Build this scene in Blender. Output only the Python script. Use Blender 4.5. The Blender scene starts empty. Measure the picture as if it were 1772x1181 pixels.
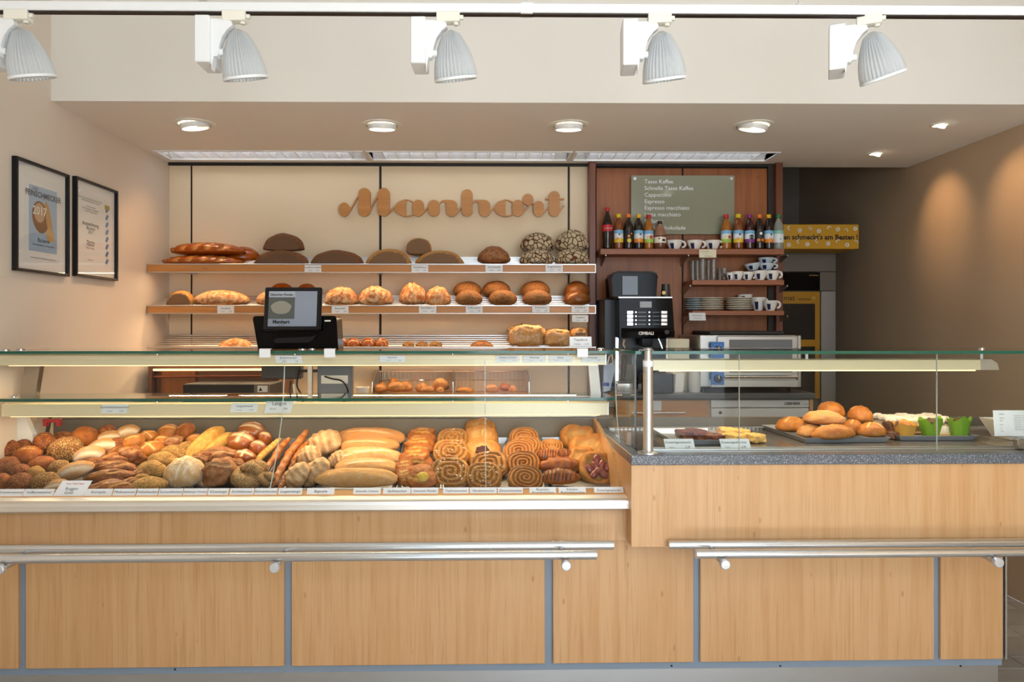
import bpy, bmesh, math, random
from mathutils import Vector, Matrix, Euler, noise
R = math.radians
SC = bpy.context.scene
COL = SC.collection
random.seed(7)

# ------------------------------------------------------------------ camera, sky, light, exposure
FPX, EYE = 1280.0, 1.32          # focal length in pixels of the 1772 px wide frame, eye height in metres
YAW = R(0.7)
cam_d = bpy.data.cameras.new('camera'); cam = bpy.data.objects.new('camera', cam_d); COL.objects.link(cam)
cam.location = (0, 0, EYE); cam.rotation_euler = (R(90), 0, -YAW)
cam_d.sensor_width = 36; cam_d.lens = 36 * FPX / 1772
cam_d.shift_x = 35 / 1772; cam_d.shift_y = -24.5 / 1772
cam_d.clip_start = 0.02
SC.camera = cam
SC.view_settings.view_transform = 'Standard'; SC.view_settings.look = 'None'
SC.view_settings.gamma = 1; SC.view_settings.use_curve_mapping = False
SC.view_settings.exposure = -0.1
SC.cycles.transparent_max_bounces = 32
SC.cycles.max_bounces = 10
SC.cycles.caustics_reflective = False; SC.cycles.caustics_refractive = False
wd = bpy.data.worlds.new('daylight'); SC.world = wd; wd.use_nodes = True
wd.node_tree.nodes['Background'].inputs[0].default_value = (0.75, 0.86, 1, 1)
wd.node_tree.nodes['Background'].inputs[1].default_value = 1.0

def area(name, loc, rot, sx, sy, power, col):
    l = bpy.data.lights.new(name, 'AREA'); l.shape = 'RECTANGLE'; l.size = sx; l.size_y = sy
    l.energy = power; l.color = col
    o = bpy.data.objects.new(name, l); COL.objects.link(o); o.location = loc; o.rotation_euler = rot
    return o
def spot(name, loc, rot, power, col, ang, blend=0.8, r=0.03):
    l = bpy.data.lights.new(name, 'SPOT'); l.energy = power; l.color = col; l.spot_size = R(ang); l.spot_blend = blend
    l.shadow_soft_size = r
    o = bpy.data.objects.new(name, l); COL.objects.link(o); o.location = loc; o.rotation_euler = rot
    return o
WARM = (1, 0.60, 0.28)
area('shop_window_daylight', (1.05, -1.15, 1.66), (R(88), 0, 0), 2.1, 2.5, 86, (0.84, 0.94, 1.05))
bounce_sun_d = bpy.data.lights.new('sun', 'SUN'); bounce_sun_d.energy = 38; bounce_sun_d.angle = R(1); bounce_sun_d.color = (1, 0.985, 0.965)
sun = bpy.data.objects.new('sun', bounce_sun_d); COL.objects.link(sun); sun.rotation_euler = (R(33), 0, R(-8))   # added light on the unseen floor, its bounce brightens the lowered ceiling

# ------------------------------------------------------------------ frames and pixel helpers
class Fr:
    def __init__(s, p, a):
        p = Vector((p[0], p[1], 0)); s.a = a
        s.M = Matrix.Translation(p) @ Matrix.Rotation(a, 4, 'Z') @ Matrix.Translation(-p); s.Mi = s.M.inverted()
W = Fr((0, 0), 0)                # the room
K = Fr((0, 2.5), R(0.56))        # the counters stand turned a little in the room
CAMP = Vector((0, 0, EYE))
def ray(px, py):
    cx = (px - 851) / FPX; c, s = math.cos(YAW), math.sin(YAW)
    return Vector((cx * c + s, c - cx * s, (566 - py) / FPX))
def at(F, px, py, y):
    o = F.Mi @ CAMP; d = F.Mi.to_3x3() @ ray(px, py)
    return o + d * ((y - o.y) / d.y)
def atx(px, py, x):
    d = ray(px, py); return CAMP + d * (x / d.x)
def atz(F, px, py, z):
    o = F.Mi @ CAMP; d = F.Mi.to_3x3() @ ray(px, py)
    return o + d * ((z - o.z) / d.z)
def X(F, px, y): return at(F, px, 566, y).x
def Z(F, py, y, px=851): return at(F, px, py, y).z
def PS(y): return y / FPX        # metres per pixel at depth y

# ------------------------------------------------------------------ materials
def S(h):
    h = h.lstrip('#'); v = [int(h[i:i + 2], 16) / 255 for i in (0, 2, 4)]
    return tuple((c / 12.92 if c <= 0.04045 else ((c + 0.055) / 1.055) ** 2.4) for c in v) + (1,)
class NT:
    def __init__(s, name):
        s.m = bpy.data.materials.new(name); s.m.use_nodes = True; s.t = s.m.node_tree; s.n = s.t.nodes
        s.b = s.n['Principled BSDF']; s.out = s.n['Material Output']
    def new(s, t, **k):
        n = s.n.new(t)
        for a, b in k.items(): setattr(n, a, b)
        return n
    def link(s, a, b): s.t.links.new(a, b)
    def put(s, sock, v):
        if isinstance(v, bpy.types.NodeSocket): s.link(v, sock)
        else: sock.default_value = v
    def mix(s, f, a, b, bt='MIX'):
        n = s.new('ShaderNodeMix', data_type='RGBA', blend_type=bt)
        s.put(n.inputs[0], f); s.put(n.inputs[6], a); s.put(n.inputs[7], b); return n.outputs[2]
    def math(s, op, a, b=0.0, clamp=False):
        n = s.new('ShaderNodeMath', operation=op, use_clamp=clamp); s.put(n.inputs[0], a); s.put(n.inputs[1], b); return n.outputs[0]
    def ramp(s, v, lo, hi):
        n = s.new('ShaderNodeMapRange', interpolation_type='SMOOTHSTEP'); s.put(n.inputs[0], v)
        n.inputs[1].default_value = lo; n.inputs[2].default_value = hi; return n.outputs[0]
    def co(s, sc=(1, 1, 1), kind='Object'):
        c = s.new('ShaderNodeTexCoord'); m = s.new('ShaderNodeMapping'); m.inputs['Scale'].default_value = sc
        s.link(c.outputs[kind], m.inputs[0]); return m.outputs[0]
    def noise(s, co, sc=5, det=3, rough=0.5):
        n = s.new('ShaderNodeTexNoise'); s.link(co, n.inputs['Vector']); n.inputs['Scale'].default_value = sc
        n.inputs['Detail'].default_value = det; n.inputs['Roughness'].default_value = rough; return n.outputs[0]
    def vor(s, co, sc, feat='F1', out=0, rnd=1.0):
        n = s.new('ShaderNodeTexVoronoi', feature=feat); s.link(co, n.inputs['Vector']); n.inputs['Scale'].default_value = sc
        n.inputs['Randomness'].default_value = rnd
        return n.outputs[out]
    def bump(s, h, strength=0.3, dist=0.003):
        n = s.new('ShaderNodeBump'); n.inputs['Strength'].default_value = strength; n.inputs['Distance'].default_value = dist
        s.link(h, n.inputs['Height']); s.link(n.outputs[0], s.b.inputs['Normal'])
    def col(s, v): s.put(s.b.inputs['Base Color'], v)
    def p(s, **k):
        for a, b in k.items(): s.put(s.b.inputs[a.replace('_', ' ')], b)
        return s
def mat(name, c, rough=0.5, metal=0.0, **k):
    t = NT(name); t.col(S(c)); t.p(Roughness=rough, Metallic=metal, **k); return t.m
def paint(name, c, c2):
    t = NT(name); co = t.co(); n = t.noise(co, 1.6, 4); f = t.noise(co, 260, 2)
    t.col(t.mix(t.ramp(n, 0.3, 0.75), S(c), S(c2))); t.p(Roughness=0.75); t.bump(f, 0.12, 0.002); return t.m
def wood(name, c1, c2, c3, rough=0.35, axis=2, seed=0.0):
    t = NT(name); s = [34, 34, 34]; s[axis] = 1.6; s2 = [190, 190, 190]; s2[axis] = 5
    s3 = [9, 9, 9]; s3[axis] = 0.25
    oi = t.new('ShaderNodeObjectInfo'); rv = t.math('MULTIPLY', oi.outputs['Random'], 37.0)
    def shifted(sc):
        v = t.new('ShaderNodeVectorMath', operation='ADD'); t.link(t.co(sc), v.inputs[0])
        cmb = t.new('ShaderNodeCombineXYZ')
        for i in range(3): t.link(rv, cmb.inputs[i])
        t.link(cmb.outputs[0], v.inputs[1]); return v.outputs[0]
    a = t.noise(shifted(s), 1, 4, 0.6); b = t.noise(shifted(s2), 1, 2); c = t.noise(shifted(s3), 1, 2)
    col = t.mix(t.ramp(a, 0.35, 0.75), S(c1), S(c2)); col = t.mix(t.math('MULTIPLY', t.ramp(b, 0.5, 0.78), 0.34), col, S(c3))
    col = t.mix(t.math('MULTIPLY', t.ramp(c, 0.42, 0.7), 0.45), col, S(c2))
    k = [16, 16, 16]; k[axis] = 7
    v = t.vor(shifted(k), 1, 'F1', 0); col = t.mix(t.math('MULTIPLY', t.math('SUBTRACT', 1.0, t.ramp(v, 0.03, 0.11)), 0.5), col, S(c3))
    t.col(col); t.p(Roughness=rough); return t.m
def metal(name, c, rough=0.3, brush=None):
    t = NT(name); t.col(S(c)); t.p(Roughness=rough, Metallic=1.0)
    if brush:
        n = t.noise(t.co(brush), 1, 2); r = t.new('ShaderNodeMapRange'); t.link(n, r.inputs[0])
        r.inputs[3].default_value = rough * 0.7; r.inputs[4].default_value = rough * 1.4; t.link(r.outputs[0], t.b.inputs['Roughness'])
    return t.m
def glass(name, tint='eef5f1', k=1.0, haze=0.0):
    """a clear sheet: lets light straight through and mirrors by angle"""
    t = NT(name); t.n.remove(t.b)
    tr = t.new('ShaderNodeBsdfTransparent'); tr.inputs[0].default_value = S(tint)
    gl = t.new('ShaderNodeBsdfGlossy'); gl.inputs['Roughness'].default_value = 0.0; gl.inputs[0].default_value = (1, 1, 1, 1)
    fr = t.new('ShaderNodeFresnel'); fr.inputs[0].default_value = 1.45
    mx = t.new('ShaderNodeMixShader'); t.link(t.math('MULTIPLY', fr.outputs[0], k, True), mx.inputs[0])
    t.link(tr.outputs[0], mx.inputs[1]); t.link(gl.outputs[0], mx.inputs[2])
    last = mx.outputs[0]
    if haze:
        df = t.new('ShaderNodeBsdfDiffuse'); df.inputs[0].default_value = S('dfe4dd'); m2 = t.new('ShaderNodeMixShader'); m2.inputs[0].default_value = haze
        t.link(last, m2.inputs[1]); t.link(df.outputs[0], m2.inputs[2]); last = m2.outputs[0]
    t.link(last, t.out.inputs[0]); return t.m
def glow(name, c, st):
    t = NT(name); t.col(S(c)); t.p(Emission_Color=S(c), Emission_Strength=st); return t.m
def bread(name, c1, c2, base, score, flour=None, seed=None, rough=0.6, nsc=45, flour_amt=0.5, seed_sc=190, seed_d=0.34, bumps=0.5, crack=None):
    """crust: two tones of bake, pale underside, the mesh attribute m marks cuts, filling or crumb"""
    t = NT(name); co = t.co(); oi = t.new('ShaderNodeObjectInfo')
    va = t.new('ShaderNodeVectorMath', operation='ADD'); cmb = t.new('ShaderNodeCombineXYZ')
    for i in range(3): t.link(oi.outputs['Random'], cmb.inputs[i])
    t.link(co, va.inputs[0]); t.link(cmb.outputs[0], va.inputs[1]); co = va.outputs[0]
    n = t.noise(co, nsc, 4, 0.6); fine = t.noise(co, nsc * 6, 3, 0.6)
    col = t.mix(t.ramp(t.math('ADD', n, t.math('MULTIPLY', t.math('SUBTRACT', fine, 0.5), 0.35)), 0.38, 0.62), S(c1), S(c2))
    big = t.noise(co, nsc * 0.45, 2); col = t.mix(t.math('MULTIPLY', t.ramp(big, 0.5, 0.72), 0.45), col, S(base))
    g = t.new('ShaderNodeTexCoord'); sx = t.new('ShaderNodeSeparateXYZ'); t.link(g.outputs['Generated'], sx.inputs[0])
    col = t.mix(t.math('MULTIPLY', t.math('SUBTRACT', 1.0, t.ramp(sx.outputs[2], 0.02, 0.40)), 0.6), col, S(base))
    h = t.math('MULTIPLY', fine, 0.4)
    at_ = t.new('ShaderNodeAttribute', attribute_name='m')
    if crack:
        d = t.vor(co, crack[1], 'DISTANCE_TO_EDGE', 0); f = t.math('MULTIPLY', t.ramp(d, 0.04, 0.10), t.ramp(t.math('ADD', n, t.math('MULTIPLY', fine, 0.25)), 0.36, 0.52))
        col = t.mix(f, col, S(crack[0])); h = t.math('ADD', h, f)
    if flour:
        f = t.math('MULTIPLY', t.ramp(t.math('ADD', t.math('MULTIPLY', n, 0.7), t.math('MULTIPLY', fine, 0.4)), 0.45, 0.7), flour_amt)
        col = t.mix(f, col, S(flour))
    col = t.mix(t.math('MULTIPLY', at_.outputs['Fac'], 0.95, True), col, S(score))
    if seed:
        d = t.vor(co, seed_sc, 'F1', 0); f = t.math('SUBTRACT', 1.0, t.ramp(d, seed_d - 0.1, seed_d + 0.06))
        rn = t.vor(co, seed_sc, 'F1', 1)
        f = t.math('MULTIPLY', f, t.ramp(t.noise(co, nsc * 1.5, 2), 0.25, 0.5))
        col = t.mix(t.math('MULTIPLY', f, 0.85), col, t.mix(0.25, S(seed), rn, 'SOFT_LIGHT')); h = t.math('ADD', h, f)
    t.col(col); t.p(Roughness=rough); t.bump(h, min(1.0, bumps * 1.6), 0.006); return t.m

M = {}
M['wall'] = paint('wall_paint', 'e2d6c7', 'ddd0bf')
M['wall_tan'] = paint('tan_wall_paint', 'c8ae8f', 'c2a788')
M['bulk'] = paint('bulkhead_paint', 'e9e5dd', 'e5e0d7')
M['ceil'] = paint('ceiling_paint', 'f4eee4', 'f1eadf')
M['cream'] = paint('cream_panel', 'efdcbc', 'ebd6b2')
M['plaster'] = paint('grey_pink_plaster', 'cbb6a4', 'c5ae9c')
M['dark'] = paint('alcove_paint', '7e7468', '776d61')
M['beech'] = wood('beech_front', 'd6ab7c', 'ca9a67', 'a06c3c')
M['beech_h'] = wood('beech_edge', 'd8a368', 'c98f55', 'a06a38', axis=0)
M['cherry'] = wood('cherry_wall', 'a4622f', '8f5026', '683817', 0.42)
M['cherry_h'] = wood('cherry_shelf', 'a2623e', '8d5230', '693a20', 0.45, axis=0)
M['walnut'] = wood('dark_post', '7a4428', '673620', '4a2413', 0.4)
M['grout'] = mat('floor_grout', '4a443c', 0.8)
M['frame_blue'] = mat('blue_grey_frame', '8797a8', 0.45)
M['plinth'] = metal('plinth_metal', 'cfd3d6', 0.35, (3, 3, 300))
M['steel'] = metal('brushed_steel', 'c6cacd', 0.3)
M['alu'] = metal('satin_aluminium', 'd2d3d2', 0.36)
M['ledge'] = metal('ledge_aluminium', 'e9e8e4', 0.42, (2, 2, 200))
M['chrome'] = metal('chrome', 'e4e4e6', 0.1)
M['rail'] = metal('rail_steel', 'dfe5ec', 0.2)
M['tray'] = metal('tray_metal', '9a9a9c', 0.32); M['tray_light'] = mat('bright_tray_metal', 'b4bac4', 0.3, 0.55)
M['darktray'] = mat('dark_display_plate', '7c7670', 0.2, 0.5)
M['mirror'] = metal('mirror_louvre', 'f2f4f6', 0.06)
M['white'] = mat('white_plastic', 'eceded', 0.4)
M['offwhite'] = mat('ivory_plastic', 'ece8da', 0.4)
M['card'] = mat('white_card', 'f0f0ef', 0.6)
M['cream_card'] = mat('cream_card', 'e9e0c2', 0.6)
M['ink'] = mat('black_ink', '26262a', 0.7)
M['grey_ink'] = mat('grey_ink', '7d7d80', 0.7)
M['red_ink'] = mat('red_ink', 'b3362c', 0.7)
M['black'] = mat('black_plastic', '141416', 0.3, Specular_IOR_Level=0.3)
M['black_m'] = mat('matt_black', '1b1918', 0.6)
M['slot'] = mat('dark_slot', '2c2018', 0.6)
M['gloss_black'] = mat('gloss_black', '0b0909', 0.10, Specular_IOR_Level=0.12)
M['charcoal'] = mat('charcoal_plastic', '3a3d42', 0.45)
M['bluegrey'] = mat('blue_grey_plastic', '6d7884', 0.45)
M['porcelain'] = mat('white_porcelain', 'efece4', 0.18)
M['ivory'] = mat('ivory_plate', 'ece3cf', 0.22)
M['greyplate'] = mat('grey_plate', 'b7bfc0', 0.22)
M['navy'] = mat('navy_print', '1d2450', 0.35)
M['yellow'] = mat('yellow_board', 'cf9a1c', 0.5)
M['oven_yellow'] = mat('yellow_oven_door', 'b98312', 0.4)
M['oven_grey'] = mat('oven_grey', '736a5e', 0.45)
M['dim_glass'] = mat('dark_oven_glass', '2a2620', 0.1)
M['blue'] = mat('blue_switch_plate', '2a6fc0', 0.35)
M['fridge'] = mat('white_enamel', 'e6e7e6', 0.35)
M['glass'] = glass('clear_glass', 'fbfdfc', 0.18)
M['glass_top'] = glass('shelf_glass', 'eef4f1', 0.8)
M['glass_edge'] = mat('green_glass_edge', '1d5a48', 0.12)
M['glass_dark'] = mat('dark_glass_edge', '1f2f2c', 0.1)
M['picture_glass'] = glass('picture_glass', 'fdfdfc', 0.12)
M['film'] = glass('plastic_bag_film', 'fdfcfa', 0.45)
M['led'] = glow('warm_led', 'ffd49a', 2.2)
M['led_dim'] = glow('warm_led_dim', 'ffcf90', 3.0)
M['lamp_glow'] = glow('lamp_glow', 'fff0d6', 8.0)
M['tube_glow'] = glow('fluorescent_tube', 'f4f8ff', 10.0)
def granite():
    t = NT('speckled_granite'); co = t.co(); v = t.vor(co, 480, 'F1', 1)
    sx = t.new('ShaderNodeSeparateColor'); t.link(v, sx.inputs[0])
    c = t.mix(t.ramp(sx.outputs[0], 0.72, 0.98), S('5d636b'), S('a9adb2')); c = t.mix(t.ramp(sx.outputs[1], 0.7, 0.9), c, S('3b4047'))
    t.col(c); t.p(Roughness=0.3); return t.m
M['granite'] = granite()
M['granite_dark'] = mat('dark_granite', '55585c', 0.3)
def tile_mat():
    t = NT('floor_tile'); oi = t.new('ShaderNodeObjectInfo'); n = t.noise(t.co(), 14, 4)
    c = t.mix(t.ramp(n, 0.3, 0.7), S('c6bdae'), S('b9af9f')); c = t.mix(t.math('MULTIPLY', oi.outputs['Random'], 0.4), c, S('a79d8e'))
    t.col(c); t.p(Roughness=0.4); return t.m
M['tile'] = tile_mat()
def floor_mat():
    t = NT('tiled_floor'); b = t.new('ShaderNodeTexBrick'); t.link(t.co(), b.inputs['Vector'])
    b.inputs['Color1'].default_value = S('cac7c2'); b.inputs['Color2'].default_value = S('c2bfb9'); b.inputs['Mortar'].default_value = S('4a443c')
    b.inputs['Scale'].default_value = 1; b.inputs['Mortar Size'].default_value = 0.003; b.inputs['Brick Width'].default_value = 0.2; b.inputs['Row Height'].default_value = 0.2
    t.col(b.outputs[0]); t.p(Roughness=0.45); return t.m
M['floor'] = floor_mat()
def translucent_shade():
    t = NT('ribbed_shade_glass'); t.col(S('f2f5f6')); t.p(Roughness=0.25)
    tr = t.new('ShaderNodeBsdfTransparent'); tl = t.new('ShaderNodeBsdfTranslucent'); tl.inputs[0].default_value = S('f2f6f8')
    m1 = t.new('ShaderNodeMixShader'); m1.inputs[0].default_value = 0.5; t.link(t.b.outputs[0], m1.inputs[1]); t.link(tl.outputs[0], m1.inputs[2])
    m2 = t.new('ShaderNodeMixShader'); m2.inputs[0].default_value = 0.36; t.link(m1.outputs[0], m2.inputs[1]); t.link(tr.outputs[0], m2.inputs[2])
    t.link(m2.outputs[0], t.out.inputs[0]); return t.m
M['shade'] = translucent_shade()
def menu_glass():
    t = NT('frosted_menu_glass'); t.col(S('a8a890')); t.p(Roughness=0.12)
    tr = t.new('ShaderNodeBsdfTransparent'); tr.inputs[0].default_value = S('c8cbb8')
    m = t.new('ShaderNodeMixShader'); m.inputs[0].default_value = 0.32; t.link(t.b.outputs[0], m.inputs[1]); t.link(tr.outputs[0], m.inputs[2])
    t.link(m.outputs[0], t.out.inputs[0]); return t.m
M['menu'] = menu_glass()
def liquid(name, c, a=0.25):
    t = NT(name); t.col(S(c)); t.p(Roughness=0.08, Coat_Weight=0.6)
    tr = t.new('ShaderNodeBsdfTransparent'); tr.inputs[0].default_value = S(c)
    m = t.new('ShaderNodeMixShader'); m.inputs[0].default_value = a; t.link(t.b.outputs[0], m.inputs[1]); t.link(tr.outputs[0], m.inputs[2])
    t.link(m.outputs[0], t.out.inputs[0]); return t.m

# ------------------------------------------------------------------ mesh builder
class MB:
    def __init__(s): s.v = []; s.f = []; s.mi = []; s.m = {}; s.sm = False
    def add(s, vs, fs, mi=0):
        o = len(s.v); s.v += [tuple(p) for p in vs]; s.f += [tuple(i + o for i in f) for f in fs]; s.mi += [mi] * len(fs); return o
    def box(s, x0, x1, y0, y1, z0, z1, b=0.0, mi=0):
        if x0 > x1: x0, x1 = x1, x0
        if y0 > y1: y0, y1 = y1, y0
        if z0 > z1: z0, z1 = z1, z0
        if b <= 0:
            vs = [(x, y, z) for x in (x0, x1) for y in (y0, y1) for z in (z0, z1)]
            s.add(vs, [(0, 1, 3, 2), (4, 6, 7, 5), (0, 4, 5, 1), (2, 3, 7, 6), (0, 2, 6, 4), (1, 5, 7, 3)], mi); return s
        b = min(b, (x1 - x0) * .45, (y1 - y0) * .45, (z1 - z0) * .45)
        L = ((x0, x1), (y0, y1), (z0, z1)); vs = []; idx = {}
        for i in (0, 1):
            for j in (0, 1):
                for k in (0, 1):
                    c = (i, j, k)
                    for ax in range(3):
                        p = [0, 0, 0]
                        for q in range(3):
                            e = L[q][c[q]]; p[q] = e if q == ax else e + (b if c[q] == 0 else -b)
                        idx[(c, ax)] = len(vs); vs.append(tuple(p))
        fs = []
        for ax in range(3):
            u, w = [q for q in range(3) if q != ax]
            for e in (0, 1):
                cs = []
                for a, bb in ((0, 0), (1, 0), (1, 1), (0, 1)):
                    c = [0, 0, 0]; c[ax] = e; c[u] = a; c[w] = bb; cs.append(tuple(c))
                fs.append(tuple(idx[(c, ax)] for c in cs))
            for a in (0, 1):
                for bb in (0, 1):
                    c0 = [0, 0, 0]; c0[u] = a; c0[w] = bb; c1 = list(c0); c1[ax] = 1; c0, c1 = tuple(c0), tuple(c1)
                    fs.append((idx[(c0, u)], idx[(c1, u)], idx[(c1, w)], idx[(c0, w)]))
        for i in (0, 1):
            for j in (0, 1):
                for k in (0, 1): fs.append(tuple(idx[((i, j, k), ax)] for ax in range(3)))
        s.add(vs, fs, mi); return s
    def prism(s, poly, axis, lo, hi, mi=0):
        n = len(poly)
        def mk(a, b, t): return {'x': (t, a, b), 'y': (a, t, b), 'z': (a, b, t)}[axis]
        vs = [mk(a, b, lo) for a, b in poly] + [mk(a, b, hi) for a, b in poly]
        s.add(vs, [tuple(range(n))[::-1], tuple(range(n, 2 * n))] + [(i, (i + 1) % n, n + (i + 1) % n, n + i) for i in range(n)], mi); return s
    def tube(s, pts, r, n=10, mi=0, caps=True, sq=1.0):
        pts = [Vector(p) for p in pts]; rs = r if isinstance(r, (list, tuple)) else [r] * len(pts); vs = []; fs = []
        up = None
        for i, p in enumerate(pts):
            d = (pts[min(i + 1, len(pts) - 1)] - pts[max(i - 1, 0)]).normalized()
            if up is None:
                up = Vector((0, 0, 1)) if abs(d.z) < 0.9 else Vector((0, 1, 0))
            e = d.cross(up).normalized(); up = e.cross(d).normalized()
            for k in range(n):
                a = 2 * math.pi * k / n; vs.append(p + (e * math.cos(a) + up * math.sin(a) * sq) * rs[i])
        for i in range(len(pts) - 1):
            for k in range(n): fs.append((i * n + k, i * n + (k + 1) % n, (i + 1) * n + (k + 1) % n, (i + 1) * n + k))
        if caps: fs.append(tuple(range(n))[::-1]); fs.append(tuple(range((len(pts) - 1) * n, len(pts) * n)))
        s.add(vs, fs, mi); s.sm = True; return s
    def lathe(s, prof, c=(0, 0, 0), n=24, mi=0, rib=0, ribn=0, close=False, mis=None):
        vs = []; fs = []; q = []
        for r, z in prof:
            for k in range(n):
                a = 2 * math.pi * k / n; rr = r * (1 + rib * math.cos(a * ribn)) if ribn else r
                vs.append((c[0] + rr * math.cos(a), c[1] + rr * math.sin(a), c[2] + z))
        m = len(prof)
        for i in range(m - 1 if not close else m):
            j = (i + 1) % m
            for k in range(n): fs.append((i * n + k, i * n + (k + 1) % n, j * n + (k + 1) % n, j * n + k)); q.append(mis[i] if mis else mi)
        if not close:
            if prof[0][0] > 1e-6: fs.append(tuple(range(n))[::-1]); q.append(mis[0] if mis else mi)
            if prof[-1][0] > 1e-6: fs.append(tuple(range((m - 1) * n, m * n))); q.append(mis[-1] if mis else mi)
        o = len(s.f); s.add(vs, fs, mi); s.mi[o:] = q; s.sm = True; return s
    def xf(s, Mx, a=0):
        for i in range(a, len(s.v)): s.v[i] = tuple(Mx @ Vector(s.v[i]))
        return s
    def bb(s):
        return [min(p[i] for p in s.v) for i in range(3)], [max(p[i] for p in s.v) for i in range(3)]
    def mesh(s, name, mats, off=Vector((0, 0, 0)), sharp=40):
        me = bpy.data.meshes.new(name)
        me.from_pydata([(p[0] - off[0], p[1] - off[1], p[2] - off[2]) for p in s.v], [], s.f)
        bm = bmesh.new(); bm.from_mesh(me); bmesh.ops.recalc_face_normals(bm, faces=bm.faces)
        bm.to_mesh(me); bm.free()
        for m in mats: me.materials.append(m)
        if len(mats) > 1: me.polygons.foreach_set('material_index', s.mi)
        if s.sm:
            me.polygons.foreach_set('use_smooth', [True] * len(me.polygons))
            if sharp: me.set_sharp_from_angle(angle=R(sharp))
        if s.m:
            at_ = me.attributes.new('m', 'FLOAT', 'POINT'); at_.data.foreach_set('value', [s.m.get(i, 0.0) for i in range(len(s.v))])
        me.update(); return me
def mlist(m):
    return [M[x] if isinstance(x, str) else x for x in (m if isinstance(m, (list, tuple)) else [m])]
def props(o, label=None, cat=None, group=None, kind=None):
    if label: o['label'] = label
    if cat: o['category'] = cat
    if group: o['group'] = group
    if kind: o['kind'] = kind
    return o
class T:
    """one thing: collects parts built in the coordinates of a frame, then links them under one top-level object"""
    def __init__(s, name, label, cat, F=W, group=None, kind=None, org=None):
        s.name, s.label, s.cat, s.F, s.group, s.kind, s.org = name, label, cat, F, group, kind, org; s.parts = []
    def add(s, pname, mb, m, label=None, parent=None, kind=None, sharp=40):
        s.parts.append(dict(n=pname, mb=mb, m=mlist(m), label=label, parent=parent, kind=kind, sharp=sharp)); return len(s.parts) - 1
    def text(s, body, pos, size, m='ink', tilt=0.0, ax='CENTER', shear=0.0, rz=0.0, parent=None, name='lettering', wmax=None, bold=0.0):
        s.parts.append(dict(n=name, txt=body, pos=Vector(pos), size=size, m=mlist(m), tilt=tilt, ax=ax, shear=shear, rz=rz, parent=parent, label=None, kind=None, wmax=wmax, bold=bold)); return len(s.parts) - 1
    def done(s):
        ms = [p for p in s.parts if 'mb' in p]
        lo = [min(p['mb'].bb()[0][i] for p in ms) for i in range(3)]; hi = [max(p['mb'].bb()[1][i] for p in ms) for i in range(3)]
        org = Vector(s.org) if s.org else Vector(((lo[0] + hi[0]) / 2, (lo[1] + hi[1]) / 2, lo[2]))
        obs = []
        base = next((p for p in s.parts if p['n'] is None), None)
        if base is None:
            root = bpy.data.objects.new(s.name, None); root.empty_display_size = 0.05
        else:
            root = bpy.data.objects.new(s.name, base['mb'].mesh(s.name, base['m'], org, base['sharp']))
        COL.objects.link(root); root.matrix_world = s.F.M @ Matrix.Translation(org)
        props(root, s.label, s.cat, s.group, s.kind)
        for p in s.parts:
            if p is base: obs.append(root); continue
            if 'mb' in p:
                o = bpy.data.objects.new(p['n'], p['mb'].mesh(p['n'], p['m'], org, p['sharp']))
            else:
                c = bpy.data.curves.new(p['n'], 'FONT'); c.body = p['txt']; c.size = p['size']; c.align_x = p['ax']; c.shear = p['shear']
                c.resolution_u = 2; c.offset = p['bold']; c.materials.append(p['m'][0])
                tmp = bpy.data.objects.new('tmp', c); me = bpy.data.meshes.new_from_object(tmp); bpy.data.objects.remove(tmp); bpy.data.curves.remove(c); me.name = p['n']; o = bpy.data.objects.new(p['n'], me)
            COL.objects.link(o); par = obs[p['parent']] if p['parent'] is not None else root
            o.parent = par
            if 'txt' in p:
                o.location = p['pos'] - org; o.rotation_euler = (R(90) - p['tilt'], 0, p['rz'])
            props(o, p['label'], None, None, p['kind']); obs.append(o)
        s.root = root; return root
def kids(o): return [c for c in bpy.data.objects if c.parent == o]
def dup(root, mw, label=None):
    def cp(o, par):
        c = o.copy(); COL.objects.link(c)
        if par is not None: c.parent = par
        for ch in KID.get(o.name, []): cp(ch, c)
        return c
    KID = {}
    for o in bpy.data.objects:
        if o.parent: KID.setdefault(o.parent.name, []).append(o)
    r = cp(root, None); r.matrix_world = mw
    if label: r['label'] = label
    return r
def one(name, label, cat, mb, m, F=W, group=None, kind=None):
    t = T(name, label, cat, F, group, kind); t.add(None, mb, m); return t.done()
def B(*a, **k): return MB().box(*a, **k)
def ordw(i, n):
    w = ['first', 'second', 'third', 'fourth', 'fifth', 'sixth', 'seventh', 'eighth', 'ninth', 'tenth', 'eleventh', 'twelfth', 'thirteenth', 'fourteenth', 'fifteenth', 'sixteenth', 'seventeenth', 'eighteenth', 'nineteenth', 'twentieth']
    if n > 1 and i == 0: return 'leftmost'
    if n > 1 and i == n - 1: return 'rightmost'
    return w[i] + ' from left'
M['shelfwood'] = wood('shelf_front_wood', 'd09050', 'c07e3e', '96602c', .4, axis=0)
M['cabwood'] = wood('cabinet_wood', '9c7657', '8d6848', '6f4e34', .5)
M['cabwood2'] = mat('cabinet_worktop', '8f8578', .4)
M['smoke'] = mat('window_reflection_grey', '2a2c30', .05)
M['ovenpane'] = mat('grey_oven_window', '6f757a', .08)
M['greycup'] = mat('bluish_porcelain', 'c9d3d8', .2)
M['profile'] = mat('cream_profile', 'eeddb6', .3, .1)
M['paleedge'] = mat('pale_glass_edge', 'b9c6bf', .2)
M['capmetal'] = mat('satin_end_cap', 'cfd2d4', .35, .5)
M['louvre'] = mat('satin_white_louvre', 'f0f2f4', .25, .3)
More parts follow.
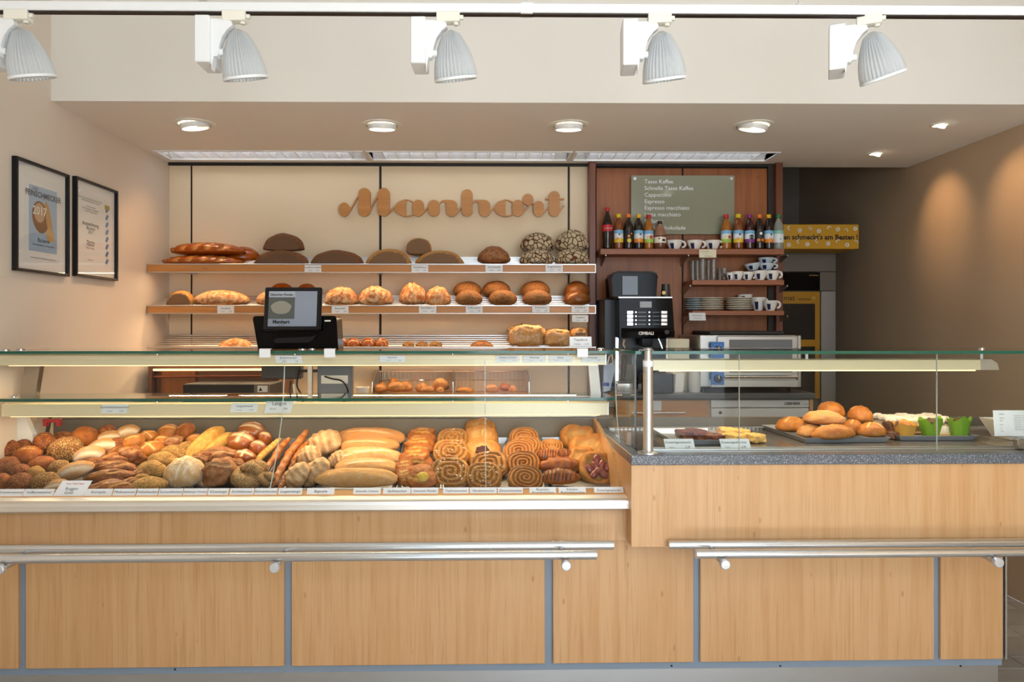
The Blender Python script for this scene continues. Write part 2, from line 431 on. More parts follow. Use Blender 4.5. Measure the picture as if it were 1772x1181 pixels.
# ================================================================== THE ROOM
YB = 4.4
ZC = at(W, 294.6, 282.7, YB).z
XL = at(W, 294.6, 400, YB).x
XR = atz(W, 1570, 290, ZC).x
YE = atz(W, 1570, 290, ZC).y          # rear end of the lowered ceiling
YS = atz(W, 851, 177.5, ZC).y         # front face of the bulkhead
XW = X(W, 1354, YB)                   # right end of the rear wall
YF, ZH = -1.2, 3.3
def st(name, label, mb, m, cat='wall'): return one(name, label, cat, mb, m, W, None, 'structure')
st('wall_left', 'pale plaster side wall with two framed prints', B(XL - .1, XL, YF, YB + .1, 0, ZH), 'wall')
st('wall_right', 'tan side wall lit by two small ceiling spots', B(XR, XR + .1, YF, 6.1, 0, ZH), 'wall_tan')
st('ceiling', 'high ceiling above the customer side', B(XL - .1, XR + .1, YF, YS, ZH, ZH + .1), 'bulk', 'ceiling')
st('wall_bulkhead', 'broad cream bulkhead behind the track lights', B(XL, XR, YS, YS + .1, ZC + .031, ZH).box(XL, XR, YS, YS + .0008, ZC, ZC + .031), 'bulk')
st('light_block_roof', 'unseen roof slab added to block light leaking into the alcove', B(XL - .1, XR + .1, YS, 6.2, ZH, ZH + .1), 'dark', 'ceiling')  # added out of sight to keep light from leaking into the alcove
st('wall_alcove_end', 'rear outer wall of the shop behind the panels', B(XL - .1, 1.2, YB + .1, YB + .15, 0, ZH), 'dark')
# lowered ceiling with three openings for the louvre lights
LY0, LY1 = atz(W, 851, 262.5, ZC).y, atz(W, 851, 276.5, ZC).y
LX = [(atz(W, a, 269, ZC).x, atz(W, b, 269, ZC).x) for a, b in ((285, 629), (641, 984), (996, 1338))]
mb = MB(); xs = [XL] + [q for p in LX for q in p] + [XR]
mb.box(XL, XR, YS + .001, LY0, ZC, ZC + .03).box(XL, XR, LY1, YE, ZC, ZC + .03)
for i in range(0, len(xs), 2): mb.box(xs[i], xs[i + 1], LY0, LY1, ZC, ZC + .03)
st('ceiling_lowered', 'lowered ceiling over the bakery counter with recessed lamps', mb, 'ceil', 'ceiling')
st('wall_front', 'shop front wall behind the camera around a wide window',
   B(XL, -0.7, YF - .1, YF, 0, ZH).box(2.2, XR, YF - .1, YF, 0, ZH).box(-0.7, 2.2, YF - .1, YF, 0, 0.8).box(-0.7, 2.2, YF - .1, YF, 3.0, ZH), 'wall')
t = T('window_1', 'wide shop window behind the camera', 'window', kind='structure')
mb = MB()
for a, b in ((-0.7, -0.64), (0.72, 0.78), (2.14, 2.2)): mb.box(a, b, YF - .08, YF - .02, 0.8, 3.0)
mb.box(-0.64, 2.14, YF - .08, YF - .02, 0.8, 0.86).box(-0.64, 2.14, YF - .08, YF - .02, 2.94, 3.0)
t.add('window_frame', mb, 'white')
for a, b in ((-0.64, 0.72), (0.78, 2.14)): t.add('pane', B(a, b, YF - .06, YF - .05, .86, 2.94), 'glass')
t.done()
# floor: the tiles in view beside the counter are laid one by one
t = T('floor', 'grey stone tiled floor', 'floor', kind='structure', org=(0, 2.5, 0))
FX0, FY0 = 1.62, 2.4
t.add(None, B(XL, FX0, YF, 6.1, -.1, 0).box(FX0, XR, YF, FY0, -.1, 0).box(FX0, XR, FY0, 6.1, -.1, -.012), ['floor'])
ts = 0.2; x_off = atz(W, 1772, 1102, 0).x - 5 * ts; y_off = atz(W, 1750, 1101.5, 0).y
for i in range(0, 12):
    for j in range(-5, 18):
        x0 = x_off + i * ts; y0 = y_off + j * ts + (0 if i % 2 == 0 else 0.1)
        a, b, c, d = max(x0, FX0), min(x0 + ts, XR), max(y0, FY0), min(y0 + ts, 6.1)
        if b - a < .02 or d - c < .02: continue
        t.add('tile', B(a + .003, b - .003, c + .003, d - .003, -.004, 0.001, .001), ['tile'])
t.parts[0]['m'] = mlist('floor'); t.done()
one('floor_bed', 'dark mortar bed showing between the floor tiles', 'floor', B(FX0, XR, FY0, 6.1, -.0095, -.0045), 'grout', kind='structure')
# rear wall: cream panels, dark slot rails, wooden panels
t = T('wall_back', 'cream panelled rear wall with dark slots, wooden at the right', 'wall', kind='structure')
t.add(None, B(XL - .1, XW, YB, YB + .1, 0, ZC + .05), 'slot')
zt = Z(W, 287, YB); zm = .30
for a, b in ((292, 329.5), (332.5, 656), (660, 982.5), (986, 1019)):
    t.add('panel', B(max(X(W, a, YB - .016), XL), X(W, b, YB - .016), YB - .016, YB, zm, zt, .002), 'cream')
for a, b in ((1032, 1180), (1182.5, 1332)):
    t.add('panel', B(X(W, a, YB - .016), X(W, b, YB - .016), YB - .016, YB, zm, Z(W, 291.5, YB), .002), 'cherry', 'red brown wooden panel')
for a in (331, 658, 984, 1181):
    x = X(W, a, YB); t.add('slot_rail', B(x - .004, x + .004, YB - .010, YB - .002, zm, zt), 'black_m')
t.add('trim', B(XL, X(W, 1333, YB), YB - .03, YB - .001, Z(W, 287.5, YB - .03), Z(W, 282.5, YB - .03)), 'black_m', 'black rail under the ceiling')
t.add('trim', B(XL, XW, YB - .02, YB, 0, .08), 'black_m')
t.done()
zp = ZC - .001
one('wall_post', 'narrow dark wooden upright left of the coffee shelves', 'upright', B(X(W, 1020, 4.3), X(W, 1031, 4.3), 4.3, YB - .017, 0, zp, .002), 'walnut')
t = T('wall_post', 'dark wooden corner upright right of the bottles', 'upright')
t.add(None, B(X(W, 1343, 4.33), X(W, 1355, 4.33), 4.33, YB - .017, 0, zp, .002), 'walnut')
t.add('side_board', B(X(W, 1331, YB - .05), X(W, 1343, 4.33), 4.365, YB - .017, 0, zp, .001), 'slot'); t.done()
# the alcove behind the wooden wall
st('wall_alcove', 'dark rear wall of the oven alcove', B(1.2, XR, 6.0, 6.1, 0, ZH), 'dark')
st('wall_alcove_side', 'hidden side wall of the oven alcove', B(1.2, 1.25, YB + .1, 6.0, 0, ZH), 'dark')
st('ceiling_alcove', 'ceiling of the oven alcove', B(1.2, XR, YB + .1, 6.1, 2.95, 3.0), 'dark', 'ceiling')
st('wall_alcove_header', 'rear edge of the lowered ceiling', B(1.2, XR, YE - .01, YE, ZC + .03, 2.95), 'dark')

# ================================================================== CEILING LAMPS
for i, (a, b) in enumerate(LX):
    w = ['left', 'middle', 'right'][i]
    t = T('louvre_light', 'long recessed mirror louvre light, %s one of three' % w, 'ceiling light', group='recessed mirror louvre lights')
    mb = MB(); e = .012; z0, z1 = ZC - .006, ZC + .002
    mb.box(a - e, b + e, LY0 - e, LY0, z0, ZC).box(a - e, b + e, LY1, LY1 + e, z0, ZC).box(a - e, a, LY0, LY1, z0, ZC).box(b, b + e, LY0, LY1, z0, ZC)
    t.add('frame', mb, 'white')
    ym = (LY0 + LY1) / 2; h = .07; n = 8; pr = []
    for k in range(n + 1):
        u = -1 + 2 * k / n; pr.append((ym + u * (LY1 - LY0) / 2, ZC + .004 + h * (1 - u * u)))
    poly = pr + [(y, z + .004) for y, z in reversed(pr)]
    t.add('reflector', MB().prism(poly, 'x', a, b), 'louvre')
    t.add('end_cap', B(a - .002, a, LY0, LY1, ZC, ZC + .08), 'mirror'); t.add('end_cap', B(b, b + .002, LY0, LY1, ZC, ZC + .08), 'mirror')
    t.add('tube_lamp', MB().tube([(a + .03, ym, ZC + .05), (b - .03, ym, ZC + .05)], .008, 8), 'tube_glow')
    nb = 15
    for k in range(1, nb):
        x = a + (b - a) * k / nb
        t.add('louvre_blade', MB().prism([(x - .012, ZC + .036), (x + .012, ZC + .036), (x + .002, ZC + .002), (x - .002, ZC + .002)], 'y', LY0 + .004, LY1 - .004), 'louvre')
    t.done()
names = ['leftmost', 'second from left', 'third from left', 'rightmost']
for i, (px, py, tx) in enumerate(((337, 213.5, -.25), (661, 215.5, 0), (984, 216, 0), (1303, 216, .25))):
    c = atz(W, px, py, ZC); q = c
    t = T('downlight', 'round swivelling downlight in the lowered ceiling, %s of four large' % names[i], 'downlight', group='large round downlights')
    t.add('trim_ring', MB().lathe([(.072, -.001), (.075, -.007), (.092, -.005), (.095, 0)], q, 32), 'offwhite')
    Mx = Matrix.Translation(q) @ Matrix.Rotation(R(6), 4, 'X') @ Matrix.Rotation(tx * .5, 4, 'Y')
    t.add('swivel_cup', MB().lathe([(.060, -.002), (.070, -.002), (.068, -.025), (.061, -.025)], (0, 0, 0), 32, close=True).xf(Mx), 'white')
    t.add('lamp', MB().lathe([(.060, -.001), (.060, -.004), (0.03, -.005), (0.0, -.005)], (0, 0, 0), 24).xf(Mx), 'lamp_glow')
    t.done()
    spot('downlight_beam', (q.x, q.y, ZC - .05), (R(-4), R(6 if i == 0 else 0), 0), 22 if i == 0 else 13, (1, .62, .33) if i == 0 else (1, .74, .47), 95, 1.0, .05)
for i, (px, py, w) in enumerate(((1626, 215.5, 'nearer the camera'), (1515, 265, 'farther from the camera'))):
    c = atz(W, px, py, ZC)
    t = T('small_downlight', 'small halogen ceiling spot by the right wall, %s' % w, 'downlight', group='small halogen spots by the right wall')
    t.add('trim_ring', MB().lathe([(.03, -.001), (.032, -.006), (.041, -.004), (.043, 0)], c, 24), 'offwhite')
    Mx = Matrix.Translation(c) @ Matrix.Rotation(R(18), 4, 'X') @ Matrix.Rotation(R(24), 4, 'Y')
    t.add('lamp', MB().lathe([(.029, .004), (.029, -.008), (.018, -.012), (0, -.013)], (0, 0, 0), 20).xf(Mx), 'lamp_glow')
    t.done()
    spot('spot_beam', (c.x, c.y, ZC - .03), (0, R(-50), 0), 9, (1, .62, .32), 66, 1.0, .02)
spot('spot_beam', (XL + .35, 3.86, ZC - .04), (0, R(24), 0), 5, (1, .58, .28), 60, 1.0, .03)  # warm beam with no fixture, makes the glow on the left wall

# ================================================================== TRACK AND SPOTLIGHTS
YT = 2.2
zt0, zt1 = Z(W, 27, YT), Z(W, 9, YT)
t = T('light_track', 'white ceiling track hung on thin wires above the counter', 'light track')
mb = B(XL + .02, XR - .3, YT - .016, YT + .016, zt0 + .004, zt1, .002); t.add('track', mb, 'white')
t.add('groove', B(XL + .02, XR - .3, YT - .010, YT + .010, zt0, zt0 + .0045), 'slot')
for px in (353, 911, 1383):
    x = X(W, px, YT); t.add('hanger_clip', B(x - .012, x + .012, YT - .012, YT + .012, zt1, zt1 + .006).box(x - .003, x + .003, YT - .003, YT + .003, zt1 + .006, zt1 + .02), 'alu')
    t.add('wire', MB().tube([(x, YT, zt1 + .02), (x + .004, YT, ZH)], .0012, 6), 'chrome')
x = X(W, 911, YT); t.add('joint_cover', B(x - .018, x + .018, YT - .0175, YT + .0175, zt0 + .001, zt1 + .0005), 'white')
t.done()
s = PS(YT); zc = zt0 + .004
def spotlight(label, extra=0.0):
    t = T('track_spotlight', label, 'spotlight', group='white track spotlights')
    x = 0.0; q = lambda px, py: (px * s, zc - (py) * s)      # offsets in photo pixels from the adapter, turned into metres
    mb = B(-22 * s, 18 * s, -.018, .018, zc - 16 * s, zc + .002, .002); a = t.add('track_adapter', mb, 'offwhite')
    t.add('release_knob', MB().lathe([(.008, 0), (.008, .009), (.005, .011)], (11 * s, 0, zc - 20 * s), 14).box(17 * s, 24 * s, -.006, .006, zc - 10 * s, zc - 3 * s, .001), 'offwhite', parent=a)
    t.add('gear_box', B(-66 * s, -40 * s, -.03, .075, zc - 90 * s, zc - 10 * s, .003), 'white')
    pts = [(-40, 13), (-16, 14), (-6, 17), (-4, 24), (-13, 31), (-22, 44), (-27, 60), (-28, 74), (-31, 78), (-36, 77), (-40, 100)]
    t.add('arm', MB().prism([q(*p) for p in pts], 'y', -.014, .014), 'white')
    pv = q(-26, 68); t.add('pivot', MB().tube([(pv[0] - .006, 0, pv[1]), (pv[0] + .008, 0, pv[1])], .010, 14), 'white')
    top = q(1, 28); bot = q(10, 110)
    L = math.hypot(bot[0] - top[0], bot[1] - top[1]); tilt = math.atan2(bot[0] - top[0], top[1] - bot[1]) + extra
    Mx = Matrix.Translation((top[0], 0, top[1])) @ Matrix.Rotation(-tilt, 4, 'Y') @ Matrix.Rotation(R(15), 4, 'X')
    r0 = 35.5 * s; pf = []
    for k in range(13):
        u = k / 12; pf.append((r0 * (0.28 + 0.72 * math.sin(min(1, u * 1.02) * math.pi / 2) ** 0.85) if k else r0 * .1, -L * u))
    inner = [(r * .93, z - .002) for r, z in reversed(pf[1:])]
    sh = t.add('lamp_shade', MB().lathe(pf + inner, (0, 0, 0), 198, rib=.06, ribn=33).xf(Mx), 'shade', sharp=0)
    t.add('rim', MB().lathe([(r0 * .96, -L - .001), (r0 * 1.075, -L - .001), (r0 * 1.075, -L + .007), (r0 * .96, -L + .006)], (0, 0, 0), 40, close=True).xf(Mx), 'white', parent=sh)
    t.add('lamp_holder', MB().lathe([(.014, -.010), (.024, -.02), (.028, -L * .5), (.0, -L * .52)], (0, 0, 0), 18).xf(Mx), 'charcoal', 'dark lamp holder inside the shade')
    t.org = (0, 0, zc - .2); return t.done()
first = None
for i, (px, rz) in enumerate(((34, 0), (409, 0), (778, R(-2)), (1143, R(-6)), (1506, R(-24)))):
    lab = 'white track spotlight with ribbed bell shade, %s' % ['at left frame edge', 'second from left', 'third from left above the sign', 'fourth from left', 'rightmost and turned outward'][i]
    mw = Matrix.Translation((X(W, px, YT), YT, zc - .2)) @ Matrix.Rotation(rz, 4, 'Z')
    if first is None: first = spotlight(lab); first.matrix_world = mw
    elif i == 4: spotlight(lab, R(9)).matrix_world = mw
    else: o = dup(first, mw, lab)

# ================================================================== PICTURES ON THE LEFT WALL
def picture(pa, pb, pt, pbm, label, cat):
    y0 = atx(pa, 370, XL + .02).y; y1 = atx(pb, 370, XL + .02).y; z1 = atx(pa, pt, XL + .02).z; z0 = atx(pa, pbm, XL + .02).z
    t = T('framed_print', label, cat); w = .011; x0, x1 = XL, XL + .022
    t.add('frame', B(x0, x1, y0, y0 + w, z0, z1, .001).box(x0, x1, y1 - w, y1, z0, z1, .001).box(x0, x1, y0 + w, y1 - w, z0, z0 + w, .001).box(x0, x1, y0 + w, y1 - w, z1 - w, z1, .001), 'black')
    t.add('backing_paper', B(x0 + .002, x0 + .006, y0 + w, y1 - w, z0 + w, z1 - w), 'card')
    return t, y0, y1, z0, z1, x0 + .006, w
def plate(y0, y1, z0, z1, x, d=.0008): return B(x, x + d, y0, y1, z0, z1)
def blob(cy, cz, ry, rz, x, d=.001, rot=0, n=24):
    p = [(cy + ry * math.cos(a) * math.cos(rot) - rz * math.sin(a) * math.sin(rot), cz + ry * math.cos(a) * math.sin(rot) + rz * math.sin(a) * math.cos(rot)) for a in [2 * math.pi * k / n for k in range(n)]]
    return MB().prism(p, 'x', x, x + d)
t, y0, y1, z0, z1, x, w = picture(28.6, 120.5, 269.5, 468, 'black framed magazine cover with bread on a board, nearer picture', 'picture')
hy, hz = y1 - y0, z1 - z0; Y_ = lambda u: y0 + hy * u; Z_ = lambda u: z1 - hz * u
pr = t.add('cover_print', plate(Y_(.27), Y_(.80), Z_(.80), Z_(.20), x), mat('cover_blue', 'a9c2dc', .6))
t.add('cover_sheet', plate(Y_(.18), Y_(.88), Z_(.9), Z_(.12), x - .0004, .0006), 'white')
t.add('bread_print', blob(Y_(.48), Z_(.48), hy * .15, hz * .15, x + .0006, .0008, .35), mat('print_bread', '8a5a34', .6), parent=pr)
t.add('crust_print', blob(Y_(.46), Z_(.44), hy * .10, hz * .09, x + .0012, .0006, .2), mat('print_crust', 'c9a27c', .6), parent=pr)
t.add('knife_print', blob(Y_(.64), Z_(.50), hy * .05, hz * .19, x + .001, .0008, .25), mat('print_board', 'c99b5c', .6), parent=pr)
t.add('slice_print', blob(Y_(.66), Z_(.63), hy * .07, hz * .07, x + .0016, .0006, .6), mat('print_slice', 'd2aa70', .6), parent=pr)
e = x + .003
t.text('DER', (e, Y_(.33), Z_(.245)), .02, 'navy', ax='LEFT', rz=R(90)); t.text('FEINSCHMECKER', (e, Y_(.535), Z_(.30)), hy * .088, 'navy', rz=R(90), bold=.0006)
t.text('2017', (e, Y_(.46), Z_(.46)), .048, 'card', rz=R(90), bold=.0008)
t.text('Bäckerei', (e, Y_(.53), Z_(.71)), .024, 'navy', rz=R(90)); t.text('Die besten Bäcker in Deutschland', (e, Y_(.53), Z_(.745)), .011, 'navy', rz=R(90))
t.add('signature_line', plate(Y_(.30), Y_(.78), Z_(.862), Z_(.858), x + .0006), 'grey_ink')
t.add('glazing', B(XL + .014, XL + .016, y0 + w, y1 - w, z0 + w, z1 - w), 'picture_glass'); t.done()
t, y0, y1, z0, z1, x, w = picture(132.3, 204.3, 304.4, 477.6, 'black framed certificate with blue white ribbon, farther picture', 'picture')
hy, hz = y1 - y0, z1 - z0; e = x + .002
for v, b, sz in ((.19, 'Die Landesinnung des Bäckerhandwerks', .013), (.215, 'verleiht hiermit diese Urkunde', .013), (.27, 'in Anerkennung', .013), (.295, 'hervorragender Leistungen', .013), (.32, 'bei der Brotprüfung', .013), (.46, 'Auszeichnung', .026), (.50, 'Bäckerei', .022), (.54, '2017', .022), (.64, 'München', .02), (.67, 'Manhart', .02), (.70, 'Bäckermeister', .013), (.82, 'Obermeister', .010)):
    t.text(b, (e, Y_(.38), Z_(v)), sz, 'ink' if sz > .015 else 'grey_ink', rz=R(90))
rb = mat('ribbon_blue', '5b86c4', .6)
k = t.add('ribbon_print', plate(Y_(.73), Y_(.83), Z_(.87), Z_(.14), x), 'white')
for i in range(8):
    u = .22 + i * .08
    t.add('ribbon_diamond', MB().prism([(Y_(.735), Z_(u + .04)), (Y_(.78), Z_(u + .055)), (Y_(.825), Z_(u)), (Y_(.78), Z_(u - .012))], 'x', x + .0006, x + .0012), rb, parent=k)
t.add('seal_print', plate(Y_(.72), Y_(.84), Z_(.24), Z_(.19), x + .0014), mat('seal_gold', 'b59a3e', .5), parent=k)
t.add('glazing', B(XL + .014, XL + .016, y0 + w, y1 - w, z0 + w, z1 - w), 'picture_glass'); t.done()
p = atx(129, 330, XL); one('wall_hook', 'tiny white hook on wall between the two framed prints', 'hook', MB().tube([(XL, p.y, p.z), (XL + .02, p.y, p.z), (XL + .026, p.y, p.z + .008)], [.01, .006, .004], 10), 'white')

# ================================================================== THE LETTER SIGN
YG = YB - .045
def lp(x, y): p = at(W, 570 + x / 4.219, 310 + y / 4.219, YG); return (p.x, p.z)
def circ(cx, cy, r, r2=None, n=28): return [lp(cx + r * math.cos(2 * math.pi * k / n), cy + (r2 or r) * math.sin(2 * math.pi * k / n)) for k in range(n)]
def caps(x0, x1, y0, y1, n=12):
    r = (x1 - x0) / 2; cx = (x0 + x1) / 2
    return [lp(cx - r * math.cos(math.pi * k / n), y0 + r - r * math.sin(math.pi * k / n)) for k in range(n + 1)] + [lp(cx + r * math.cos(math.pi * k / n), y1 - r + r * math.sin(math.pi * k / n)) for k in range(n + 1)]
def stroke(pts, w=7):
    a = []; b = []
    for i, (x, y) in enumerate(pts):
        x0, y0 = pts[max(i - 1, 0)]; x1, y1 = pts[min(i + 1, len(pts) - 1)]; l = math.hypot(x1 - x0, y1 - y0); nx, ny = -(y1 - y0) / l * w / 2, (x1 - x0) / l * w / 2
        a.append(lp(x + nx, y + ny)); b.append(lp(x - nx, y - ny))
    return a + b[::-1]
t = T('letter_sign', 'wooden script letter sign on the cream rear wall', 'sign')
def letter(*polys):
    mb = MB()
    for i, p in enumerate(polys): mb.prism(p, 'y', YG - .0003 * i, YG + .018)
    j = t.add('letter', mb, 'signwood')
    return j
M['signwood'] = wood('sign_wood', 'c98d4c', 'bd7f3f', '9a6430', .45, axis=0)
def a_(o): return [[lp(o + 478 + 82 - 82 * math.cos(v), 212 - 60 * math.sin(v)) for v in [math.pi / 2 * (-1 + 2 * k / 16) for k in range(17)]], stroke([(o + 545, 153), (o + 575, 154), (o + 600, 164), (o + 622, 180)], 9), stroke([(o + 545, 271), (o + 580, 270), (o + 606, 262), (o + 628, 246)], 9), caps(o + 608, o + 690, 152, 273)]
def n_(o): return [[lp(o + 858, 196), lp(o + 846, 172), lp(o + 828, 166), lp(o + 812, 176), lp(o + 806, 186), lp(o + 806, 170), lp(o + 822, 156), lp(o + 848, 152), lp(o + 892, 153), lp(o + 892, 196)], caps(o + 852, o + 935, 155, 275)]
letter(circ(108, 222, 42, 51), [lp(120, 178), lp(160, 208), lp(160, 222), lp(135, 262)], stroke([(150, 230), (212, 125)], 9), caps(212, 300, 65, 272), stroke([(290, 242), (356, 118)], 9), caps(352, 440, 65, 272))
letter(stroke([(430, 252), (484, 198)], 10), *a_(0))
letter(stroke([(682, 250), (726, 200)], 10), caps(722, 805, 153, 272), *n_(0))
letter(stroke([(926, 252), (970, 200)], 10), caps(966, 1047, 75, 272), *n_(241))
letter(stroke([(1166, 250), (1212, 200)], 10), *a_(727))
letter(stroke([(1408, 250), (1466, 190)], 10), circ(1450, 150, 40, 42), stroke([(1462, 190), (1476, 178), (1494, 182)], 9), caps(1490, 1567, 160, 275))
letter(stroke([(1560, 252), (1610, 200)], 10), caps(1604, 1682, 88, 275), stroke([(1578, 146), (1714, 146)], 12), stroke([(1676, 246), (1714, 194)], 9))
for px, py in ((630, 345), (808, 350), (952, 350)):
    p = at(W, px, py, YG); t.add('wall_spacer', MB().tube([(p.x, YG + .018, p.z), (p.x, YB - .012, p.z)], .006, 8), 'black_m')
t.done()
# ================================================================== CARDS
def card(F, x0, y0, x1, y1, yl, label, lines=(), tilt=0.0, m='card', name='price_card', group=None, cat='price card', shear=0.0, th=.0016, red=False, lean=0.0):
    """a printed card seen at the given place of the photo, standing at depth yl of the frame, leaning back by tilt"""
    a = at(F, x0, y1, yl); b = at(F, x1, y0, yl); w = b.x - a.x; h = (b.z - a.z) / max(math.cos(tilt), .5)
    t = T(name, label, cat, F, group); sk = lean * h
    mb = MB(); n = mb.add([(0, 0, 0), (w, 0, 0), (w + sk, 0, h), (sk, 0, h), (0, th, 0), (w, th, 0), (w + sk, th, h), (sk, th, h)], [(0, 1, 2, 3), (7, 6, 5, 4), (0, 4, 5, 1), (1, 5, 6, 2), (2, 6, 7, 3), (3, 7, 4, 0)])
    Mx = Matrix.Translation((a.x, yl, a.z)) @ Matrix.Rotation(-tilt, 4, 'X'); mb.xf(Mx)
    t.add(None, mb, m); t.org = (a.x + w / 2, yl, a.z)
    for l in lines:
        txt, u, v, sz = l[:4]; mm = l[4] if len(l) > 4 else 'ink'
        p = Mx @ Vector((w * u + sk * (1 - v), -.0008, h * (1 - v) - h * sz * .36)); t.text(txt, p, h * sz, mm, -tilt * 1.0 if False else tilt, shear=shear)
        t.parts[-1]['tilt'] = tilt
    return t.done()
def tag_lines(name, price='2,80'):
    return ((name, .5, .3, .34), ('1 Stück', .32, .74, .22, 'grey_ink'), (price, .78, .74, .24, 'grey_ink'))

# ================================================================== BREAD SHELVES
YSH = 4.09
def shelf_plane(z_front, y): return z_front + .30 * (y - YSH)
SHELF = {}
for key, (yt, yb, label) in {1: (457, 472.5, 'long wooden bread shelf with metal edges, topmost of three'), 2: (528.5, 543.5, 'long wooden bread shelf with metal edges, middle of three'), 3: (600.5, 614, 'long wooden bread shelf with metal edges, lowest behind the glass')}.items():
    zt_, zb_ = Z(W, yt, YSH), Z(W, yb, YSH); x0, x1 = XL + .004, X(W, 1030, YSH); SHELF[key] = zt_
    t = T('bread_shelf', label, 'shelf', group='sloping bread shelves')
    t.add('front_board', B(x0, x1, YSH, YSH + .018, zb_ + .004, zt_ - .005), 'shelfwood')
    t.add('edge_strip', B(x0, x1, YSH - .004, YSH + .02, zt_ - .006, zt_, .001), 'alu'); t.add('edge_strip', B(x0, x1, YSH - .004, YSH + .02, zb_, zb_ + .005, .001), 'alu')
    t.add('end_cap', B(x1, x1 + .003, YSH - .004, YSH + .022, zb_, zt_), 'alu')
    for k in range(7):
        y = YSH + .03 + k * .038; z = shelf_plane(zt_, y) - .016
        t.add('slat', B(x0 + .01, x1 - .02, y, y + .022, z - .006, z + .003, .002), 'alu')
    for px in (331, 658, 984):
        xx = X(W, px, 4.3); t.add('bracket_arm', MB().prism([(YSH + .02, zb_ + .01), (YB - .002, zb_ + .062), (YB - .002, zb_ + .008), (YSH + .02, zb_ + .002)], 'x', xx - .004, xx + .004), 'steel')
    t.add('light_strip', B(x0 + .05, x1 - .05, YSH + .019, YSH + .03, zb_ + .012, zb_ + .02), 'led_dim')
    t.done()
    xm = (x0 + x1) / 2
    area('shelf_light', (xm, YSH + .045, zb_ + .004), (R(-28), 0, 0), x1 - x0 - .2, .02, 5.5, (1, .66, .36))
spot('shelf_wall_glow', (XL + .3, 4.12, ZC - .03), (R(-12), R(8), 0), 6, (1, .58, .26), 110, 1, .04)
TAGS = [(1, 527, 459, 556, 471.5, 'Landbrot dunkel'), (1, 712, 459, 741, 471, 'Holzofenbrot'), (1, 840, 458.5, 870, 471, 'Steinofenlaib'), (1, 944, 458, 974, 470.5, 'Roggenkruste'),
        (2, 376, 530, 405, 542.5, 'Hausbrot'), (2, 574, 530, 603, 542.5, 'Bauernlaib'), (2, 725, 529, 755, 542, 'Kartoffelbrot'), (2, 806, 529, 835, 541.5, 'Vollkornbrot'), (2, 921, 528.5, 951, 541, 'Körnerbrot'), (2, 989, 528.5, 1019, 541, 'Dinkelbrot')]
cnt = {1: 0, 2: 0}
for k, a, b, c, d, n in TAGS:
    card(W, a, b, c, d, YSH - .007, 'white price card on %s bread shelf edge, %s' % ({1: 'top', 2: 'middle'}[k], ordw(cnt[k], {1: 4, 2: 6}[k])), tag_lines(n), group='price cards on the bread shelves'); cnt[k] += 1
card(W, 990, 546, 1018, 557.5, YSH - .007, 'small white card hanging under the middle bread shelf at its right end', tag_lines('Toastbrot'))
# ================================================================== BASKET SHELF
t = T('basket_shelf', 'low wooden shelf with wire dividers behind the glass case', 'shelf')
zb_ = Z(W, 683, 4.05); x0, x1 = X(W, 641, 4.05), X(W, 921, 4.05)
t.add('base', B(x0, x1, 4.05, YB - .02, zb_ - .03, zb_ - .01, .002), 'shelfwood')
for i, px in enumerate((645, 784, 915)):
    x = X(W, px, 4.1); t.add('side_divider', MB().prism([(4.07, zb_ - .01), (4.36, zb_ - .01), (4.36, Z(W, 640, 4.36)), (4.22, Z(W, 641, 4.22)), (4.08, Z(W, 664, 4.08))], 'x', x - .003, x + .003), 'steel')
    t.add('divider_rim', MB().tube([(x, 4.075, zb_), (x, 4.078, Z(W, 662, 4.08)), (x, 4.22, Z(W, 640.5, 4.22))], .004, 8), 'chrome')
xa, xb = X(W, 650, 4.3), X(W, 912, 4.3)
for k in range(38):
    x = xa + (xb - xa) * k / 37; t.add('wire', MB().tube([(x, 4.33, zb_ - .01), (x, 4.33, Z(W, 643, 4.33))], .0016, 5), 'steel')
t.add('cross_wire', MB().tube([(xa, 4.327, Z(W, 658, 4.33)), (xb, 4.327, Z(W, 658, 4.33))], .002, 6), 'chrome'); t.add('cross_wire', MB().tube([(xa, 4.327, Z(W, 643, 4.33)), (xb, 4.327, Z(W, 643, 4.33))], .002, 6), 'chrome')
t.done()
# ================================================================== REAR BASE CABINETS
ZR = .955
t = T('rear_base_cabinet', 'brown rear base cabinet under the bread shelves', 'cabinet')
x0, x1 = XL + .01, X(W, 1062, 3.95)
t.add('body', B(x0, x1, 3.95, YB - .02, 0, ZR - .065), 'cabwood'); t.add('worktop', B(x0, x1, 3.93, YB - .02, ZR - .065, ZR - .035, .004), 'cabwood2')
n = 5
for k in range(n):
    a = x0 + (x1 - x0) * k / n; b = x0 + (x1 - x0) * (k + 1) / n; d = t.add('door', B(a + .004, b - .004, 3.932, 3.95, .1, ZR - .09, .002), 'cabwood'); t.add('handle', MB().tube([(a + .06, 3.915, ZR - .14), (a + .22, 3.915, ZR - .14)], .006, 8), 'chrome', parent=d)
t.done()
t = T('bread_slicer', 'brown bread slicing machine with a light tube at left', 'bread slicer')
za = ZR - .034; yy = 4.0; q = lambda px: X(W, px, yy)
t.add('body', B(q(262), q(478), 4.05, YB - .03, za, Z(W, 640, yy), .006), mat('slicer_brown', '7c4f37', .4))
t.add('upright', B(q(256), q(263), yy, 4.2, za, Z(W, 634, yy), .002), mat('slicer_post', '6b4636', .4)); t.add('top_panel', B(q(262), q(480), yy + .01, 4.3, Z(W, 637, yy), Z(W, 633.5, yy), .001), mat('slicer_post2', '8a5a45', .4))
t.add('light_tube', MB().tube([(q(266), yy - .004, Z(W, 640, yy)), (q(470), yy - .004, Z(W, 639.5, yy))], .006, 8), 'led')
t.add('rail', MB().tube([(q(262), yy + .02, Z(W, 652, yy)), (q(478), yy + .02, Z(W, 651, yy))], .006, 8), mat('copper_rail', 'a8644a', .35, .6))
